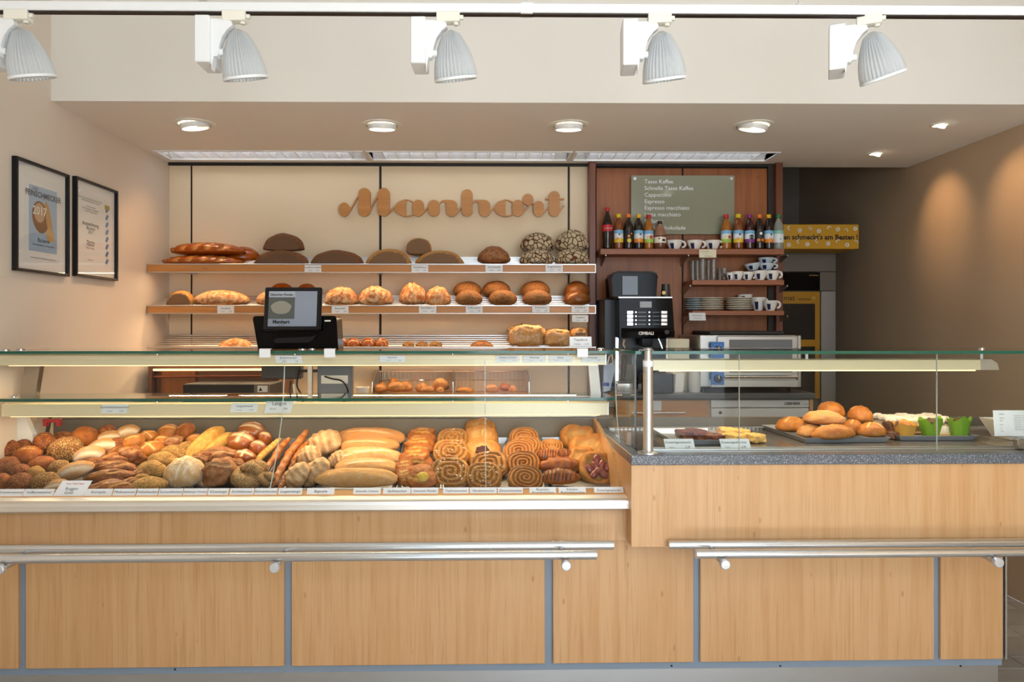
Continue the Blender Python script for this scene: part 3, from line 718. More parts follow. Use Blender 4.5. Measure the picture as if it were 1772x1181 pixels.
t.add('wood_flap', B(q(275), q(334), yy + .03, yy + .05, za, Z(W, 642, yy)), 'cherry')
t.done()
t = T('dark_appliance', 'flat dark appliance with warning sticker behind the glass case', 'appliance')
yy = 3.75; za = Z(W, 691, yy)
t.add(None, B(X(W, 316, yy), X(W, 466, yy), yy, yy + .25, za - .04, Z(W, 665, yy), .004), 'black_m')
t.add('grey_end', B(X(W, 440, yy), X(W, 467, yy), yy - .004, yy, za - .04, Z(W, 665, yy)), 'oven_grey')
p = at(W, 454, 673.5, yy - .005); t.add('warning_sticker', B(p.x - .024, p.x + .026, yy - .006, yy - .004, p.z - .016, p.z + .016), 'card'); 
t.add('warning_triangle', MB().prism([(p.x - .018, p.z - .01), (p.x + .0, p.z - .01), (p.x - .009, p.z + .009)], 'y', yy - .007, yy - .006), 'ink')
t.add('support_leg', B(X(W, 330, yy), X(W, 340, yy), yy + .02, yy + .2, ZR - .035, za - .04).box(X(W, 445, yy), X(W, 455, yy), yy + .02, yy + .2, ZR - .035, za - .04), 'black_m')
t.done()
# ================================================================== COFFEE CORNER SHELVES
YC = 4.2
M['bracket'] = metal('bracket_steel', 'a9a097', .4)
def cshelf(pxa, pxb, yt, yb, label):
    t = T('wooden_shelf', label, 'shelf', group='cherry wood coffee shelves'); a, b = X(W, pxa, YC), X(W, pxb, YC); z1, z0 = Z(W, yt, YC), Z(W, yb, YC)
    t.add('board', B(a, b, YC, YB - .017, z0, z1, .0015), 'cherry_h')
    for px in ((1042, 1181, 1347) if pxa < 1100 else (1184, 1347)):
        x = X(W, px, 4.35); t.add('bracket', MB().prism([(YC + .02, z0), (YB - .017, z0), (YB - .017, z0 - .055), (YC + .02, z0 - .008)], 'x', x - .003, x + .003), 'bracket')
    t.done(); return z1
Z1 = cshelf(1039, 1357, 430.5, 440, 'top wooden shelf carrying the drink bottles and cups')
Z2 = cshelf(1198, 1357, 484.5, 493, 'middle wooden shelf carrying glasses and stacked cups')
Z3 = cshelf(1198, 1357, 538, 546, 'lowest wooden shelf carrying stacked plates and cups')
card(W, 1210, 432, 1239.5, 446, YC - .004, 'cream card hanging on the top coffee shelf', (('Preise Kaffee', .3, .22, .2), ('inkl. MwSt.', .35, .5, .16, 'grey_ink'), ('Mehrwegglas', .5, .8, .16)), m='cream_card')
card(W, 1193, 541.5, 1221.5, 555, YC - .004, 'tilted white card hanging on the plate shelf', (('Bitte beachten', .5, .35, .2), ('Selbstbedienung', .5, .7, .16, 'grey_ink')), lean=-.06)
# menu board
t = T('glass_menu_board', 'frosted glass coffee menu board on wooden wall', 'menu board'); yy = YB - .05
a, b = at(W, 1092, 405.5, yy), at(W, 1271, 304, yy)
t.add('pane', B(a.x, b.x, yy, yy + .006, a.z, b.z, .001), 'menu')
for px, py in ((1098.5, 309.5), (1265.5, 309.5), (1098.5, 400), (1265.5, 400)):
    p = at(W, px, py, yy); t.add('standoff', MB().tube([(p.x, YB - .016, p.z), (p.x, yy - .004, p.z)], .009, 14), 'alu')
for py, s_ in ((317.5, 'Tasse Kaffee'), (329, 'Schnelle Tasse Kaffee'), (340.5, 'Cappuccino'), (352, 'Espresso'), (363, 'Espresso macchiato'), (374.5, 'Latte macchiato'), (386, 'Melange'), (397.5, 'Heiße Schokolade')):
    p = at(W, 1115, py, yy - .002); t.text(s_, p, .0335, 'card', ax='LEFT')
t.done()
# ---- bottles
def label_mesh(prof_r, z0, z1, c, mats_i): return MB().lathe([(prof_r + .0006, z0), (prof_r + .0006, z0 + (z1 - z0) * .3), (prof_r + .0006, z0 + (z1 - z0) * .72), (prof_r + .0006, z1)], c, 28, mis=mats_i)
def patch(c, r, z, w, h, az, d=.0012, n=14):
    """a small round print lying on the bottle wall"""
    vs = []; fs = []
    for k in range(n):
        a = 2 * math.pi * k / n; aa = az + w * math.cos(a) / r; vs.append((c[0] + (r + d) * math.sin(aa), c[1] - (r + d) * math.cos(aa), c[2] + z + h * math.sin(a)))
    vs.append((c[0] + (r + d) * math.sin(az), c[1] - (r + d) * math.cos(az), c[2] + z)); fs = [(k, (k + 1) % n, n) for k in range(n)]
    m = MB(); m.add(vs, fs); return m
def bottle(px, top, w, liq, cap, lab, fruit, label, yl=4.285):
    c = at(W, px, 430.5, yl); c = (c.x, yl, Z1); s_ = PS(yl) * 1.0; H = (430.0 - top) * s_ - .0; r = w * s_ / 2
    t = T('drink_bottle', label, 'bottle', group='soft drink bottles on the top coffee shelf')
    pf = [(r * .8, 0), (r * .97, .006), (r, .02), (r * .94, H * .17), (r, H * .2), (r, H * .56), (r * .98, H * .62), (r * .9, H * .70), (r * .66, H * .79), (r * .38, H * .855), (r * .34, H * .9)]
    t.add('body', MB().lathe(pf, c, 28), liq)
    t.add('cap', MB().lathe([(r * .5, H * .895), (r * .52, H * .9), (r * .52, H * .985), (r * .46, H)], c, 24, rib=.02, ribn=12), cap)
    j = t.add('paper_label', label_mesh(r, H * .21, H * .545, c, [0, 1, 2]), lab)
    for m_, az, z, w_ in fruit: t.add('fruit_print', patch(c, r, H * z, r * w_, r * w_, az), m_, parent=j)
    return t, c, r, H
ice = liquid('iced_tea', '8a4a1e', .12); ora = liquid('apple_drink', 'b06a1a', .12); cola = liquid('cola_brown', '1c0d09', .05); berry = liquid('berry_drink', '3a0f14', .08); clear = liquid('clear_water', 'cfd4cd', .6)
cap = {k: mat('cap_' + k, v, .35) for k, v in dict(yellow='e8d21c', orange='e87a1e', gold='ecb81e', red='c02028', purple='8c2a72', green='1d7a4c', brown='3e2318').items()}
Lb = {k: mat('print_' + k, v, .45) for k, v in dict(sky='7fbce0', pale='e9eef0', lemon='f0cf3a', green='a8c94a', black='20211f', orange='ee8a22', purple='7c3a86', red='c8202c', peach='e8a05a', mint='8cc9b4', apple='c8433c', dk='2b4f7a').items()}
tea = [Lb['lemon'], Lb['pale'], Lb['sky']]; fl = [(Lb['lemon'], .35, .3, .32), (Lb['peach'], -.35, .31, .3), (Lb['dk'], 0, .43, .22)]
BOT = [(1070.5, 367, 16, ice, 'yellow', tea, fl, 'iced tea bottle with yellow cap, beside the cola'), (1087.5, 367, 16, cola, 'orange', [Lb['black']] * 3, [(Lb['orange'], -.1, .38, .3), (Lb['lemon'], 0, .26, .45), (Lb['orange'], .5, .45, .2)], 'dark bottle with orange cap and black orange label, left group'),
       (1105, 367.5, 16, cola, 'gold', [Lb['orange'], Lb['pale'], Lb['sky']], [(Lb['peach'], .1, .29, .4), (Lb['dk'], .2, .43, .22)], 'dark iced tea bottle with golden cap, left group'), (1122.5, 368.5, 16, ora, 'red', [Lb['green'], Lb['pale'], Lb['sky']], [(Lb['apple'], .35, .36, .42), (Lb['lemon'], -.35, .36, .25)], 'amber apple bottle with red cap, left group'),
       (1256.5, 367.5, 17, ora, 'red', [Lb['green'], Lb['pale'], Lb['sky']], [(Lb['apple'], .45, .36, .36), (Lb['lemon'], -.35, .36, .25)], 'amber apple bottle with red cap, right group'), (1277.5, 367, 17, ice, 'yellow', tea, fl, 'iced tea bottle with yellow cap, right group'),
       (1297, 367.5, 17, berry, 'purple', [Lb['purple'], Lb['pale'], Lb['sky']], [(Lb['black'], .1, .36, .5)], 'dark red bottle with purple cap'), (1314, 367.5, 16, cola, 'orange', [Lb['black']] * 3, [(Lb['orange'], .4, .28, .35), (Lb['orange'], -.5, .28, .35), (Lb['pale'], 0, .46, .3)], 'dark bottle with orange cap and black label, right group'),
       (1330, 367.5, 16, cola, 'gold', [Lb['orange'], Lb['pale'], Lb['sky']], [(Lb['peach'], .1, .29, .4), (Lb['dk'], .2, .43, .22)], 'dark iced tea bottle with golden cap, right group'), (1347, 367.5, 17, clear, 'green', [Lb['pale'], Lb['pale'], Lb['mint']], [(Lb['mint'], 0, .3, .2)], 'clear water bottle with green cap')]
for b_ in BOT:
    t, c, r, H = bottle(b_[0], b_[1], b_[2], b_[3], cap[b_[4]], b_[5], b_[6], b_[7]); t.done()
c = at(W, 1051, 430.5, 4.285); c = (c.x, 4.285, Z1); s_ = PS(4.285); H = 74 * s_; r = 8.4 * s_
t = T('drink_bottle', 'slim cola bottle with red cap and red label, leftmost', 'bottle', group='soft drink bottles on the top coffee shelf')
t.add('body', MB().lathe([(r * .85, 0), (r * .98, .006), (r * 1.0, H * .1), (r * .92, H * .2), (r, H * .36), (r, H * .55), (r * .94, H * .62), (r * .62, H * .78), (r * .36, H * .87), (r * .34, H * .92)], c, 28), cola)
t.add('cap', MB().lathe([(r * .46, H * .915), (r * .48, H * .92), (r * .48, H * .99), (r * .42, H)], c, 24, rib=.02, ribn=12), cap['red'])
t.add('paper_label', MB().lathe([(r * 1.01, H * .44), (r * 1.01, H * .59)], c, 28), Lb['red']); t.text('Coca-Cola', (c[0], c[1] - r * 1.05, c[2] + H * .492), .0112, 'card', shear=.3); t.done()
c = at(W, 1142, 430.5, 4.285); c = (c.x, 4.285, Z1); H = 51 * s_; r = 10.3 * s_
t = T('drink_bottle', 'squat bottle of milky chocolate drink with brown cap', 'bottle', group='soft drink bottles on the top coffee shelf')
t.add('body', MB().lathe([(r * .85, 0), (r * .97, .005), (r, H * .2), (r, H * .5), (r * .92, H * .66), (r * .6, H * .8), (r * .36, H * .86), (r * .34, H * .9)], c, 28, mis=[0, 0, 0, 1, 1, 1, 2, 2]), [mat('cocoa', '6b3f2a', .2), mat('milk_cocoa', '9a6c50', .3), mat('foam', 'd8c6ae', .3)])
t.add('cap', MB().lathe([(r * .42, H * .88), (r * .42, H * .98), (r * .36, H)], c, 20), cap['brown']); j = t.add('paper_label', MB().lathe([(r * 1.01, H * .24), (r * 1.01, H * .44)], c, 28), 'ivory')
t.add('bean_print', patch(c, r, H * .33, r * .35, r * .2, .45), 'slot', parent=j); t.add('bean_print', patch(c, r, H * .38, r * .16, r * .14, -.35), mat('nut', '8a6a3c', .5), parent=j); t.done()
NB = 'first second third fourth fifth sixth seventh eighth ninth tenth eleventh twelfth thirteenth fourteenth'.split()
# ---- cups, glasses, plates
def cup(px, py, w, h, yl, label, turned=0.0, tilt=0.0, handle=True, group='white coffee cups with blue mark', tint='porcelain', base=None):
    s_ = PS(yl); p = at(W, px, py, yl); z = base if base is not None else p.z; r = w * s_ / 2; H = h * s_; c = (0, 0, 0)
    t = T('coffee_cup', label, 'cup', group=group)
    pf = [(r * .55, 0), (r * .58, .002), (r * .66, H * .15), (r * .9, H * .6), (r, H), (r * .95, H), (r * .84, H * .6), (r * .6, H * .12), (0, H * .1)]
    Mx = Matrix.Translation((p.x, yl, z)) @ Matrix.Rotation(tilt, 4, 'Y') @ Matrix.Rotation(turned, 4, 'Z')
    t.add('bowl', MB().lathe(pf, c, 32).xf(Mx), tint)
    if handle:
        pts = [(r * (1.02 + .40 * math.sin(v)), 0, H * (.60 + .30 * math.cos(v))) for v in [-.35 + (math.pi + .5) * k / 13 for k in range(14)]]
        t.add('handle', MB().tube(pts, .0062, 8).xf(Mx), tint)
    vs = []; n = 6
    for a_i in range(n + 1):
        a = -.62 - .28 + .56 * a_i / n
        for zz in (.12, .68):
            rr = r * (.66 + (.9 - .66) * (zz - .15) / .45 if zz <= .6 else .9 + .1 * (zz - .6) / .4) + .0012; vs.append((rr * math.sin(a + 0.0), -rr * math.cos(a + 0.0), H * zz))
    mb = MB(); mb.add(vs, [(2 * i, 2 * i + 2, 2 * i + 3, 2 * i + 1) for i in range(n)]); mb.sm = True; t.add('blue_mark', mb.xf(Mx), 'navy')
    return t.done()
for px, w, l in ((1167, 27, 'on top shelf beside the chocolate drink'), (1202, 26, 'on top shelf, middle of three'), (1233, 26, 'on top shelf, right of three')):
    cup(px, 430.5, w, 17, 4.28, 'white cup with blue mark ' + l, base=Z1)
for px, py, w, h, l, b_, yl in ((1264, 484, 15, 14, 'half hidden, at left of the cup pile on the middle shelf', 0, 4.27), (1276, 484, 20, 15.5, 'second in the front row of the middle shelf', 0, 4.25), (1294, 484, 19, 15, 'third in the front row of the middle shelf', 0, 4.25), (1315, 484, 24, 17, 'fourth in the front row of the middle shelf', 0, 4.25), (1336, 484, 24, 17, 'rightmost in the front row of the middle shelf', 0, 4.25)):
    cup(px, py, w, h, yl, 'white cup ' + l, base=Z2)
for px, py, l in ((1303, 468, 'tilted in second layer of the cup pile'), (1326, 468, 'in second layer of cup pile, under the topmost'), (1325, 457, 'topmost of the cup pile')):
    cup(px, py, 27, 12 if py > 460 else 10.5, 4.29, 'bluish white cup ' + l, tilt=R(-8) if px < 1310 else 0, tint='greycup' if 'greycup' in M else 'porcelain')
for px, py, w, h, l, b_, yl in ((1333, 537.5, 24, 18, 'at right end of the plate shelf', 1, 4.25), (1312, 537.5, 24, 24, 'behind the plates on the plate shelf, tall', 1, 4.31), (1289, 520, 26, 10, 'lying on the plates on the plate shelf', 0, 4.32)):
    cup(px, py, w, h, yl, 'white cup ' + l, base=Z3 if b_ else None, handle=h > 11)
def plates(px, n, w, m, l, yl=4.29):
    s_ = PS(yl); x = X(W, px, yl); r = w * s_ / 2; dz = 22.0 * s_ / n
    for k in range(n):
        z = Z3 + k * dz
        t = T('plate', 'cream plate in the stack %s, %s' % (l, 'topmost' if k == n - 1 else ('lowest' if k == 0 else NB[k] + ' from below')), 'plate', group='plates stacked ' + l)
        t.add(None, MB().lathe([(r * .5, 0), (r * .55, .0005), (r * .9, dz * .95), (r, dz * 1.05), (r, dz * 1.05 + .003), (r * .93, dz * 1.1), (r * .5, .005), (0, .005)], (x, yl, z), 36), m); t.done()
plates(1203, 6, 36, 'greyplate', 'farthest left half hidden', 4.33); plates(1230, 6, 43, 'ivory', 'left of middle'); plates(1279, 6, 46, 'ivory', 'right of middle', 4.28)
M['drinking'] = glass('drinking_glass', 'f6f8f7', 0.8, .05)
for i, (px, h, w, yl) in enumerate(((1199, 36, 10, 4.33), (1207, 36, 10, 4.3), (1216, 38, 13, 4.26), (1226, 36, 9, 4.32), (1235, 37, 10, 4.26), (1246, 22, 9, 4.31))):
    s_ = PS(yl); x = X(W, px, yl); r = w * s_ / 2; H = h * s_
    t = T('drinking_glass', 'tall clear glass on middle coffee shelf, %s' % ordw(i, 6), 'glass', group='clear glasses on the middle shelf')
    t.add(None, MB().lathe([(r * .8, 0), (r, H), (r * .94, H), (r * .74, .006), (0, .006)], (x, yl, Z2), 20), 'drinking'); t.done()
x = X(W, 1253, 4.27); s_ = PS(4.27)
t = T('stemmed_glass', 'small footed glass beside the cup pile', 'glass'); t.add(None, MB().lathe([(.016, 0), (.016, .003), (.006, .008), (.006, .022), (.018, .04), (.02, .072), (.018, .072), (.015, .04), (0, .026)], (x, 4.27, Z2), 20), 'drinking'); t.done()

# ================================================================== COFFEE COUNTER
YG2 = 3.9; zg = Z(W, 681.5, YG2)
one('granite_worktop', 'dark granite worktop with rounded front under the coffee machine', 'worktop', MB().prism([(YG2 + .01, zg - .033), (YG2, zg - .025), (YG2, zg - .008), (YG2 + .008, zg), (YB - .02, zg), (YB - .02, zg - .033)], 'x', X(W, 1064, YG2), X(W, 1411, YG2)), 'granite_dark')
t = T('drawer_cabinet', 'wooden cabinet with a long handle under the granite worktop', 'cabinet'); y3 = YG2 + .04
t.add('body', B(X(W, 1066, y3), X(W, 1230, y3), y3 + .018, YB - .02, 0, zg - .034), 'beech')
d = t.add('drawer_front', B(X(W, 1066, y3), X(W, 1222, y3), y3, y3 + .017, zg - .2, zg - .04, .002), 'beech_h'); p = at(W, 1135, 715, y3 - .02)
t.add('handle', MB().tube([(X(W, 1092, y3), y3 - .02, p.z), (X(W, 1184, y3), y3 - .02, p.z)], .005, 8), 'chrome', parent=d); t.add('door', B(X(W, 1066, y3), X(W, 1222, y3), y3, y3 + .017, .1, zg - .205, .002), 'beech'); t.done()
t = T('undercounter_fridge', 'white undercounter fridge beside the wooden drawer', 'fridge')
fx0, fx1 = X(W, 1230.5, y3), X(W, 1400, y3)
t.add('body', B(fx0, fx1, y3 + .03, YB - .03, 0.02, zg - .036, .004), 'fridge'); pn = t.add('control_panel', B(fx0, fx1, y3, y3 + .03, Z(W, 706, y3), Z(W, 693, y3), .002), 'fridge')
dr = t.add('door', B(fx0, fx1, y3, y3 + .03, .1, Z(W, 707.5, y3), .003), 'fridge'); p = at(W, 1371, 701, y3 - .001); t.text('LIEBHERR', (p.x, y3 - .0015, p.z), .02, 'ink', bold=.0006); p = at(W, 1391, 701, y3); t.text('comfort', (p.x - .01, y3 - .0015, p.z), .012, 'grey_ink', ax='LEFT')
p = at(W, 1246, 714, y3); t.add('lock', MB().tube([(p.x, y3 + .002, p.z), (p.x, y3 - .006, p.z)], .008, 12), 'chrome', parent=dr); t.done()
one('worktop_end_panel', 'wooden end panel right of the white fridge', 'panel', B(fx1 + .003, fx1 + .022, y3, YB - .02, 0, zg - .034), 'beech')
# coffee machine
t = T('coffee_machine', 'black automatic coffee machine with bean hopper and silver buttons', 'coffee machine')
ym = 3.98; q = lambda px, y=ym: X(W, px, y); zz = lambda py, y=ym: Z(W, py, y, 1105)
t.add('back_body', B(q(1050), q(1160), ym + .1, YB - .03, zg, zz(516), .006), 'black')
t.add('base', B(q(1066), q(1160), ym - .02, ym + .12, zg, zg + .05, .004), 'chrome'); t.add('drip_tray', B(q(1070), q(1156), ym - .03, ym + .1, zg + .05, zg + .056), 'black')
t.add('side_column', B(q(1066), q(1072), ym + .02, ym + .12, zg + .05, zz(584), .002), 'chrome'); t.add('side_column', B(q(1154), q(1158), ym + .02, ym + .12, zg + .05, zz(584), .002), 'chrome')
hd = t.add('head', MB().prism([(q(1069), zz(516)), (q(1160), zz(516)), (q(1164), zz(580)), (q(1160), zz(584)), (q(1075), zz(586)), (q(1070), zz(582))], 'y', ym - .04, ym + .12), 'gloss_black')
t.add('lower_fascia', MB().prism([(ym - .041, zz(568)), (ym - .055, zz(574)), (ym - .05, zz(584)), (ym - .03, zz(586)), (ym - .03, zz(568))], 'x', q(1073), q(1163)), 'gloss_black')
t.add('shelf_edge', B(q(1068), q(1160), ym - .042, ym + .12, zz(516.5), zz(514.5)), 'alu')
t.add('display', B(q(1104.5), q(1124.5), ym - .044, ym - .04, zz(533), zz(522.5)), mat('grey_display', '9aa0a4', .3), parent=hd)
for r_ in range(4):
    y_ = 541 + r_ * 6.8
    for a, b_ in ((1082, 1093), (1140.5, 1151.5)): t.add('cup_button', B(q(a), q(b_), ym - .047, ym - .04, zz(y_ + 2.6), zz(y_ - 2.6), .002), 'chrome', parent=hd)
    for a in (1097.5, 1120.5): t.add('indicator', MB().tube([(q(a), ym - .045, zz(y_)), (q(a), ym - .04, zz(y_))], .0042, 10), 'chrome', parent=hd)
    t.add('button_plate', B(q(1101), q(1115), ym - .043, ym - .04, zz(y_ + 1.4), zz(y_ - 1.0)), 'bluegrey', parent=hd); t.add('button_plate', B(q(1126), q(1138), ym - .043, ym - .04, zz(y_ + .8), zz(y_ - .6)), 'bluegrey', parent=hd)
p = at(W, 1118, 579.5, ym - .056); t.text('CIMBALI', (p.x, ym - .0575, p.z), .022, 'card', bold=.0008); t.add('knob', MB().tube([(q(1149), ym - .05, zz(575)), (q(1149), ym - .066, zz(575))], .012, 16), 'black', parent=hd)
t.add('spout', B(q(1108), q(1127), ym - .03, ym + .03, zz(600), zz(585), .004), 'gloss_black'); t.add('steam_pipe', MB().tube([(q(1137), ym - .02, zz(585)), (q(1140), ym - .025, zz(592)), (q(1144), ym - .03, zz(604))], .005, 8).tube([(q(1080), ym - .02, zz(585)), (q(1077), ym - .03, zz(596)), (q(1080), ym - .03, zz(604))], .006, 8), 'chrome')
hp = [(q(1060), zz(514)), (q(1058), zz(480)), (q(1061), zz(473)), (q(1068), zz(470.5)), (q(1127), zz(471)), (q(1134), zz(474)), (q(1137), zz(481)), (q(1135), zz(514))]
h_ = t.add('bean_hopper', MB().prism(hp, 'y', ym - .01, ym + .2), 'gloss_black'); t.add('hopper_window', B(q(1076), q(1103), ym - .013, ym - .01, zz(511), zz(478), .001), 'smoke', parent=h_)  # the shop window's reflection on the hopper, built in as a lighter plate
t.add('hopper_rim', MB().prism([(q(1059), zz(481)), (q(1062), zz(472.5)), (q(1068), zz(469.5)), (q(1127), zz(470)), (q(1135), zz(473)), (q(1138), zz(481)), (q(1134), zz(476)), (q(1126), zz(473.5)), (q(1068), zz(473)), (q(1062), zz(476))], 'y', ym - .016, ym + .202), 'black_m', parent=h_)
t.done()
one('dark_board', 'tall dark brown board leaning left of the coffee machine', 'board', MB().prism([(q(1047), zg), (q(1047), zz(530)), (q(1050), zz(521)), (q(1059), zz(519)), (q(1059), zg)], 'y', 4.31, 4.36), mat('dark_brown_board', '2c1f1a', .5))
t = T('grinder_can', 'small dark tin with a round gold badge on the coffee machine', 'tin'); x = q(1152, 4.02); zt_ = zz(514.4)
t.add(None, MB().lathe([(.026, 0), (.027, .002), (.021, .072), (.018, .073)], (x, 4.02, zt_), 20), mat('dark_tin', '3a3632', .4)); p = at(W, 1149, 507, 3.99); t.add('badge', MB().tube([(p.x, 4.0, p.z), (p.x, 3.992, p.z)], .0105, 16), mat('gold_badge', 'b08d55', .35, .6)); t.done()
# counter top oven
t = T('countertop_oven', 'steel countertop oven with blue dial plates', 'oven'); yo = 3.93
q = lambda px: X(W, px, yo); zz = lambda py: Z(W, py, yo, 1300)
zf = zg + .03
t.add('body', B(q(1213), q(1381), yo + .02, YB - .04, zf, zz(580.5), .003), 'steel'); t.add('side_panel', B(q(1381.5), q(1387), yo + .005, YB - .06, zf, zz(581), .002), 'steel')
d = t.add('door', B(q(1241), q(1381), yo, yo + .02, zz(655), zz(582), .004), 'steel'); t.add('door_window', B(q(1262), q(1371), yo - .002, yo, zz(645), zz(588), .002), 'ovenpane', parent=d)
t.add('door_handle', MB().tube([(q(1250), yo - .03, zz(652)), (q(1376), yo - .03, zz(652))], .008, 10).tube([(q(1252), yo, zz(652)), (q(1252), yo - .03, zz(652))], .006, 8).tube([(q(1374), yo, zz(652)), (q(1374), yo - .03, zz(652))], .006, 8), 'chrome', parent=d)
t.add('lower_trim', B(q(1230), q(1381), yo - .004, yo + .02, zf, zz(658), .002), 'alu')
for a, b_ in ((592, 620), (644, 666)):
    k = t.add('dial_plate', B(q(1229), q(1251), yo - .003, yo + .001, zz(b_), zz(a), .001), 'blue') if False else t.add('dial_plate', B(q(1229.5), q(1251), yo - .022, yo - .001, zz(b_), zz(a), .001), 'blue')
    zc_ = (zz(a) + zz(b_)) / 2; xc_ = q(1240); t.add('dial', MB().lathe([(.022, 0), (.020, .016), (.012, .018)], (0, 0, 0), 20).xf(Matrix.Translation((xc_, yo - .022, zc_)) @ Matrix.Rotation(R(90), 4, 'X')), 'black', parent=k); t.add('dial_mark', B(xc_ - .002, xc_ + .002, yo - .043, yo - .038, zc_, zc_ + .018), 'card', parent=k)
    for r_ in range(12):
        an = 2 * math.pi * r_ / 12; t.add('scale_mark', B(xc_ + .03 * math.cos(an) - .0012, xc_ + .03 * math.cos(an) + .0012, yo - .0226, yo - .0215, zc_ + .03 * math.sin(an) - .0012, zc_ + .03 * math.sin(an) + .0012), 'card', parent=k)
for a in (1222, 1372): t.add('foot', MB().lathe([(.012, 0), (.014, zf - zg)], (q(a), yo + .06, zg), 12), 'black')
t.done()
one('oven_cover_tray', 'dark flat tray lying on the countertop oven', 'tray', B(X(W, 1222, 4.05), X(W, 1352, 4.05), 4.0, 4.33, zz(580.5) + .001, zz(580.5) + .022, .006), 'black_m')
# small things on the granite
x = X(W, 1202, 3.98); n = 14
for k in range(n):
    t = T('paper_cup', 'white paper cup in the nested stack by the oven, %s' % ('topmost' if k == n - 1 else 'lowest' if k == 0 else NB[k] + ' from below'), 'paper cup', group='nested paper cups by the oven')
    t.add(None, MB().lathe([(.028, 0), (.035, .03), (.036, .031), (.034, .031), (.026, .002), (0, .002)], (x, 3.98, zg + .0005 + k * .0072), 24), 'porcelain'); t.done()
one('napkin_holder', 'white napkin holder beside the paper cups', 'napkin holder', MB().prism([(X(W, 1166, 4.0), zg), (X(W, 1168, 4.0), Z(W, 648, 4.0)), (X(W, 1183, 4.0), Z(W, 646, 4.0)), (X(W, 1180, 4.0), zg)], 'y', 3.98, 4.08), 'porcelain')
t = T('card_terminal', 'black terminal box under the coffee machine', 'terminal'); t.add(None, B(X(W, 1112, 3.78), X(W, 1168, 3.78), 3.80, 3.9, Z(W, 683, 3.78), Z(W, 647, 3.78), .008), 'black'); t.done()
one('box_pile', 'pale carton with paper sheets right of coffee machine', 'carton', B(X(W, 1152, 4.05), X(W, 1193, 4.05), 4.05, 4.2, zg, Z(W, 587, 4.05), .002), 'cream_card')

# ================================================================== ALCOVE: SIGN BOX AND DECK OVEN
t = T('yellow_sign_box', 'long yellow sign box above the alcove oven', 'sign'); ys = 4.75
a, b = at(W, 1330, 431, ys), at(W, 1486.5, 388.5, ys)
t.add(None, B(a.x, b.x, ys, ys + .25, a.z, b.z, .003), 'yellow')
p = at(W, 1355, 414.5, ys); t.text('en schmeckt\'s am Besten !', (p.x, ys - .001, p.z), .0455, 'slot', ax='LEFT', bold=.0014)
pr_ = MB(); rnd = random.Random(4)
for i, (px, py) in enumerate(((1366, 395), (1384, 399), (1403, 394), (1417, 400), (1435, 395), (1450, 397), (1464, 399), (1480, 396), (1365, 424), (1382, 418), (1397, 423), (1414, 417), (1433, 422), (1450, 418), (1466, 424), (1481, 419))):
    p = at(W, px, py, ys); ring = i % 2 == (0 if i > 7 else 1); n = 14 if ring else 8; a0 = rnd.random() * 6; sp = 2 * math.pi if ring else math.pi * 1.1
    pts = [(p.x + .0105 * math.cos(a0 + sp * k / n), ys - .001, p.z + .0105 * math.sin(a0 + sp * k / n)) for k in range(n + 1)]
    pr_.tube(pts, .0032, 5)
    if ring: pr_.tube([(p.x - .003, ys - .001, p.z - .002), (p.x + .004, ys - .001, p.z + .002)], .003, 5)
t.add('pretzel_prints', pr_, 'card', kind='stuff'); t.done()
t = T('deck_oven', 'tall yellow fronted bakery oven with steel frame in alcove', 'oven'); yo = 5.0; q = lambda px: X(W, px, yo); zz = lambda py: Z(W, py, yo, 1400)
t.add('cabinet', B(q(1250), q(1447), yo + .03, 5.8, 0, zz(436), .004), 'oven_grey'); t.add('hood_panel', B(q(1250), q(1446), yo, yo + .03, zz(470), zz(440)), 'oven_grey')
t.add('control_panel', B(q(1250), q(1418), yo - .004, yo + .03, zz(503), zz(471.5)), 'gloss_black'); p = at(W, 1408, 478, yo - .005); t.text('wiesheu', (p.x, yo - .006, p.z), .02, mat('gold_print', 'a98a4a', .5))
t.add('corner_panel', B(q(1419), q(1446), yo, yo + .03, zz(503), zz(471.5)), 'oven_grey'); d = t.add('door', B(q(1250), q(1418), yo - .01, yo + .03, zz(690), zz(505), .003), 'oven_yellow')
t.add('door_pane', B(q(1260), q(1409), yo - .013, yo - .009, zz(588) - .0, zz(526)), 'dim_glass', parent=d); t.add('door_pane', B(q(1260), q(1409), yo - .013, yo - .009, zz(680), zz(600)), 'dim_glass', parent=d)
p = at(W, 1356, 520, yo - .012); t.text('mat', (p.x + .0, yo - .0125, p.z), .05, 'slot', ax='LEFT'); t.text('minimat', (p.x + .1, yo - .0125, p.z), .026, 'slot', ax='LEFT')
t.add('lamp_symbol', MB().tube([(q(1407), yo - .012, zz(516)), (q(1407), yo - .008, zz(516))], .012, 14), mat('oven_symbol', 'caa03a', .4), parent=d)
t.add('side_column', B(q(1420), q(1446), yo - .004, yo + .03, 0, zz(504), .003), 'steel'); t.done()
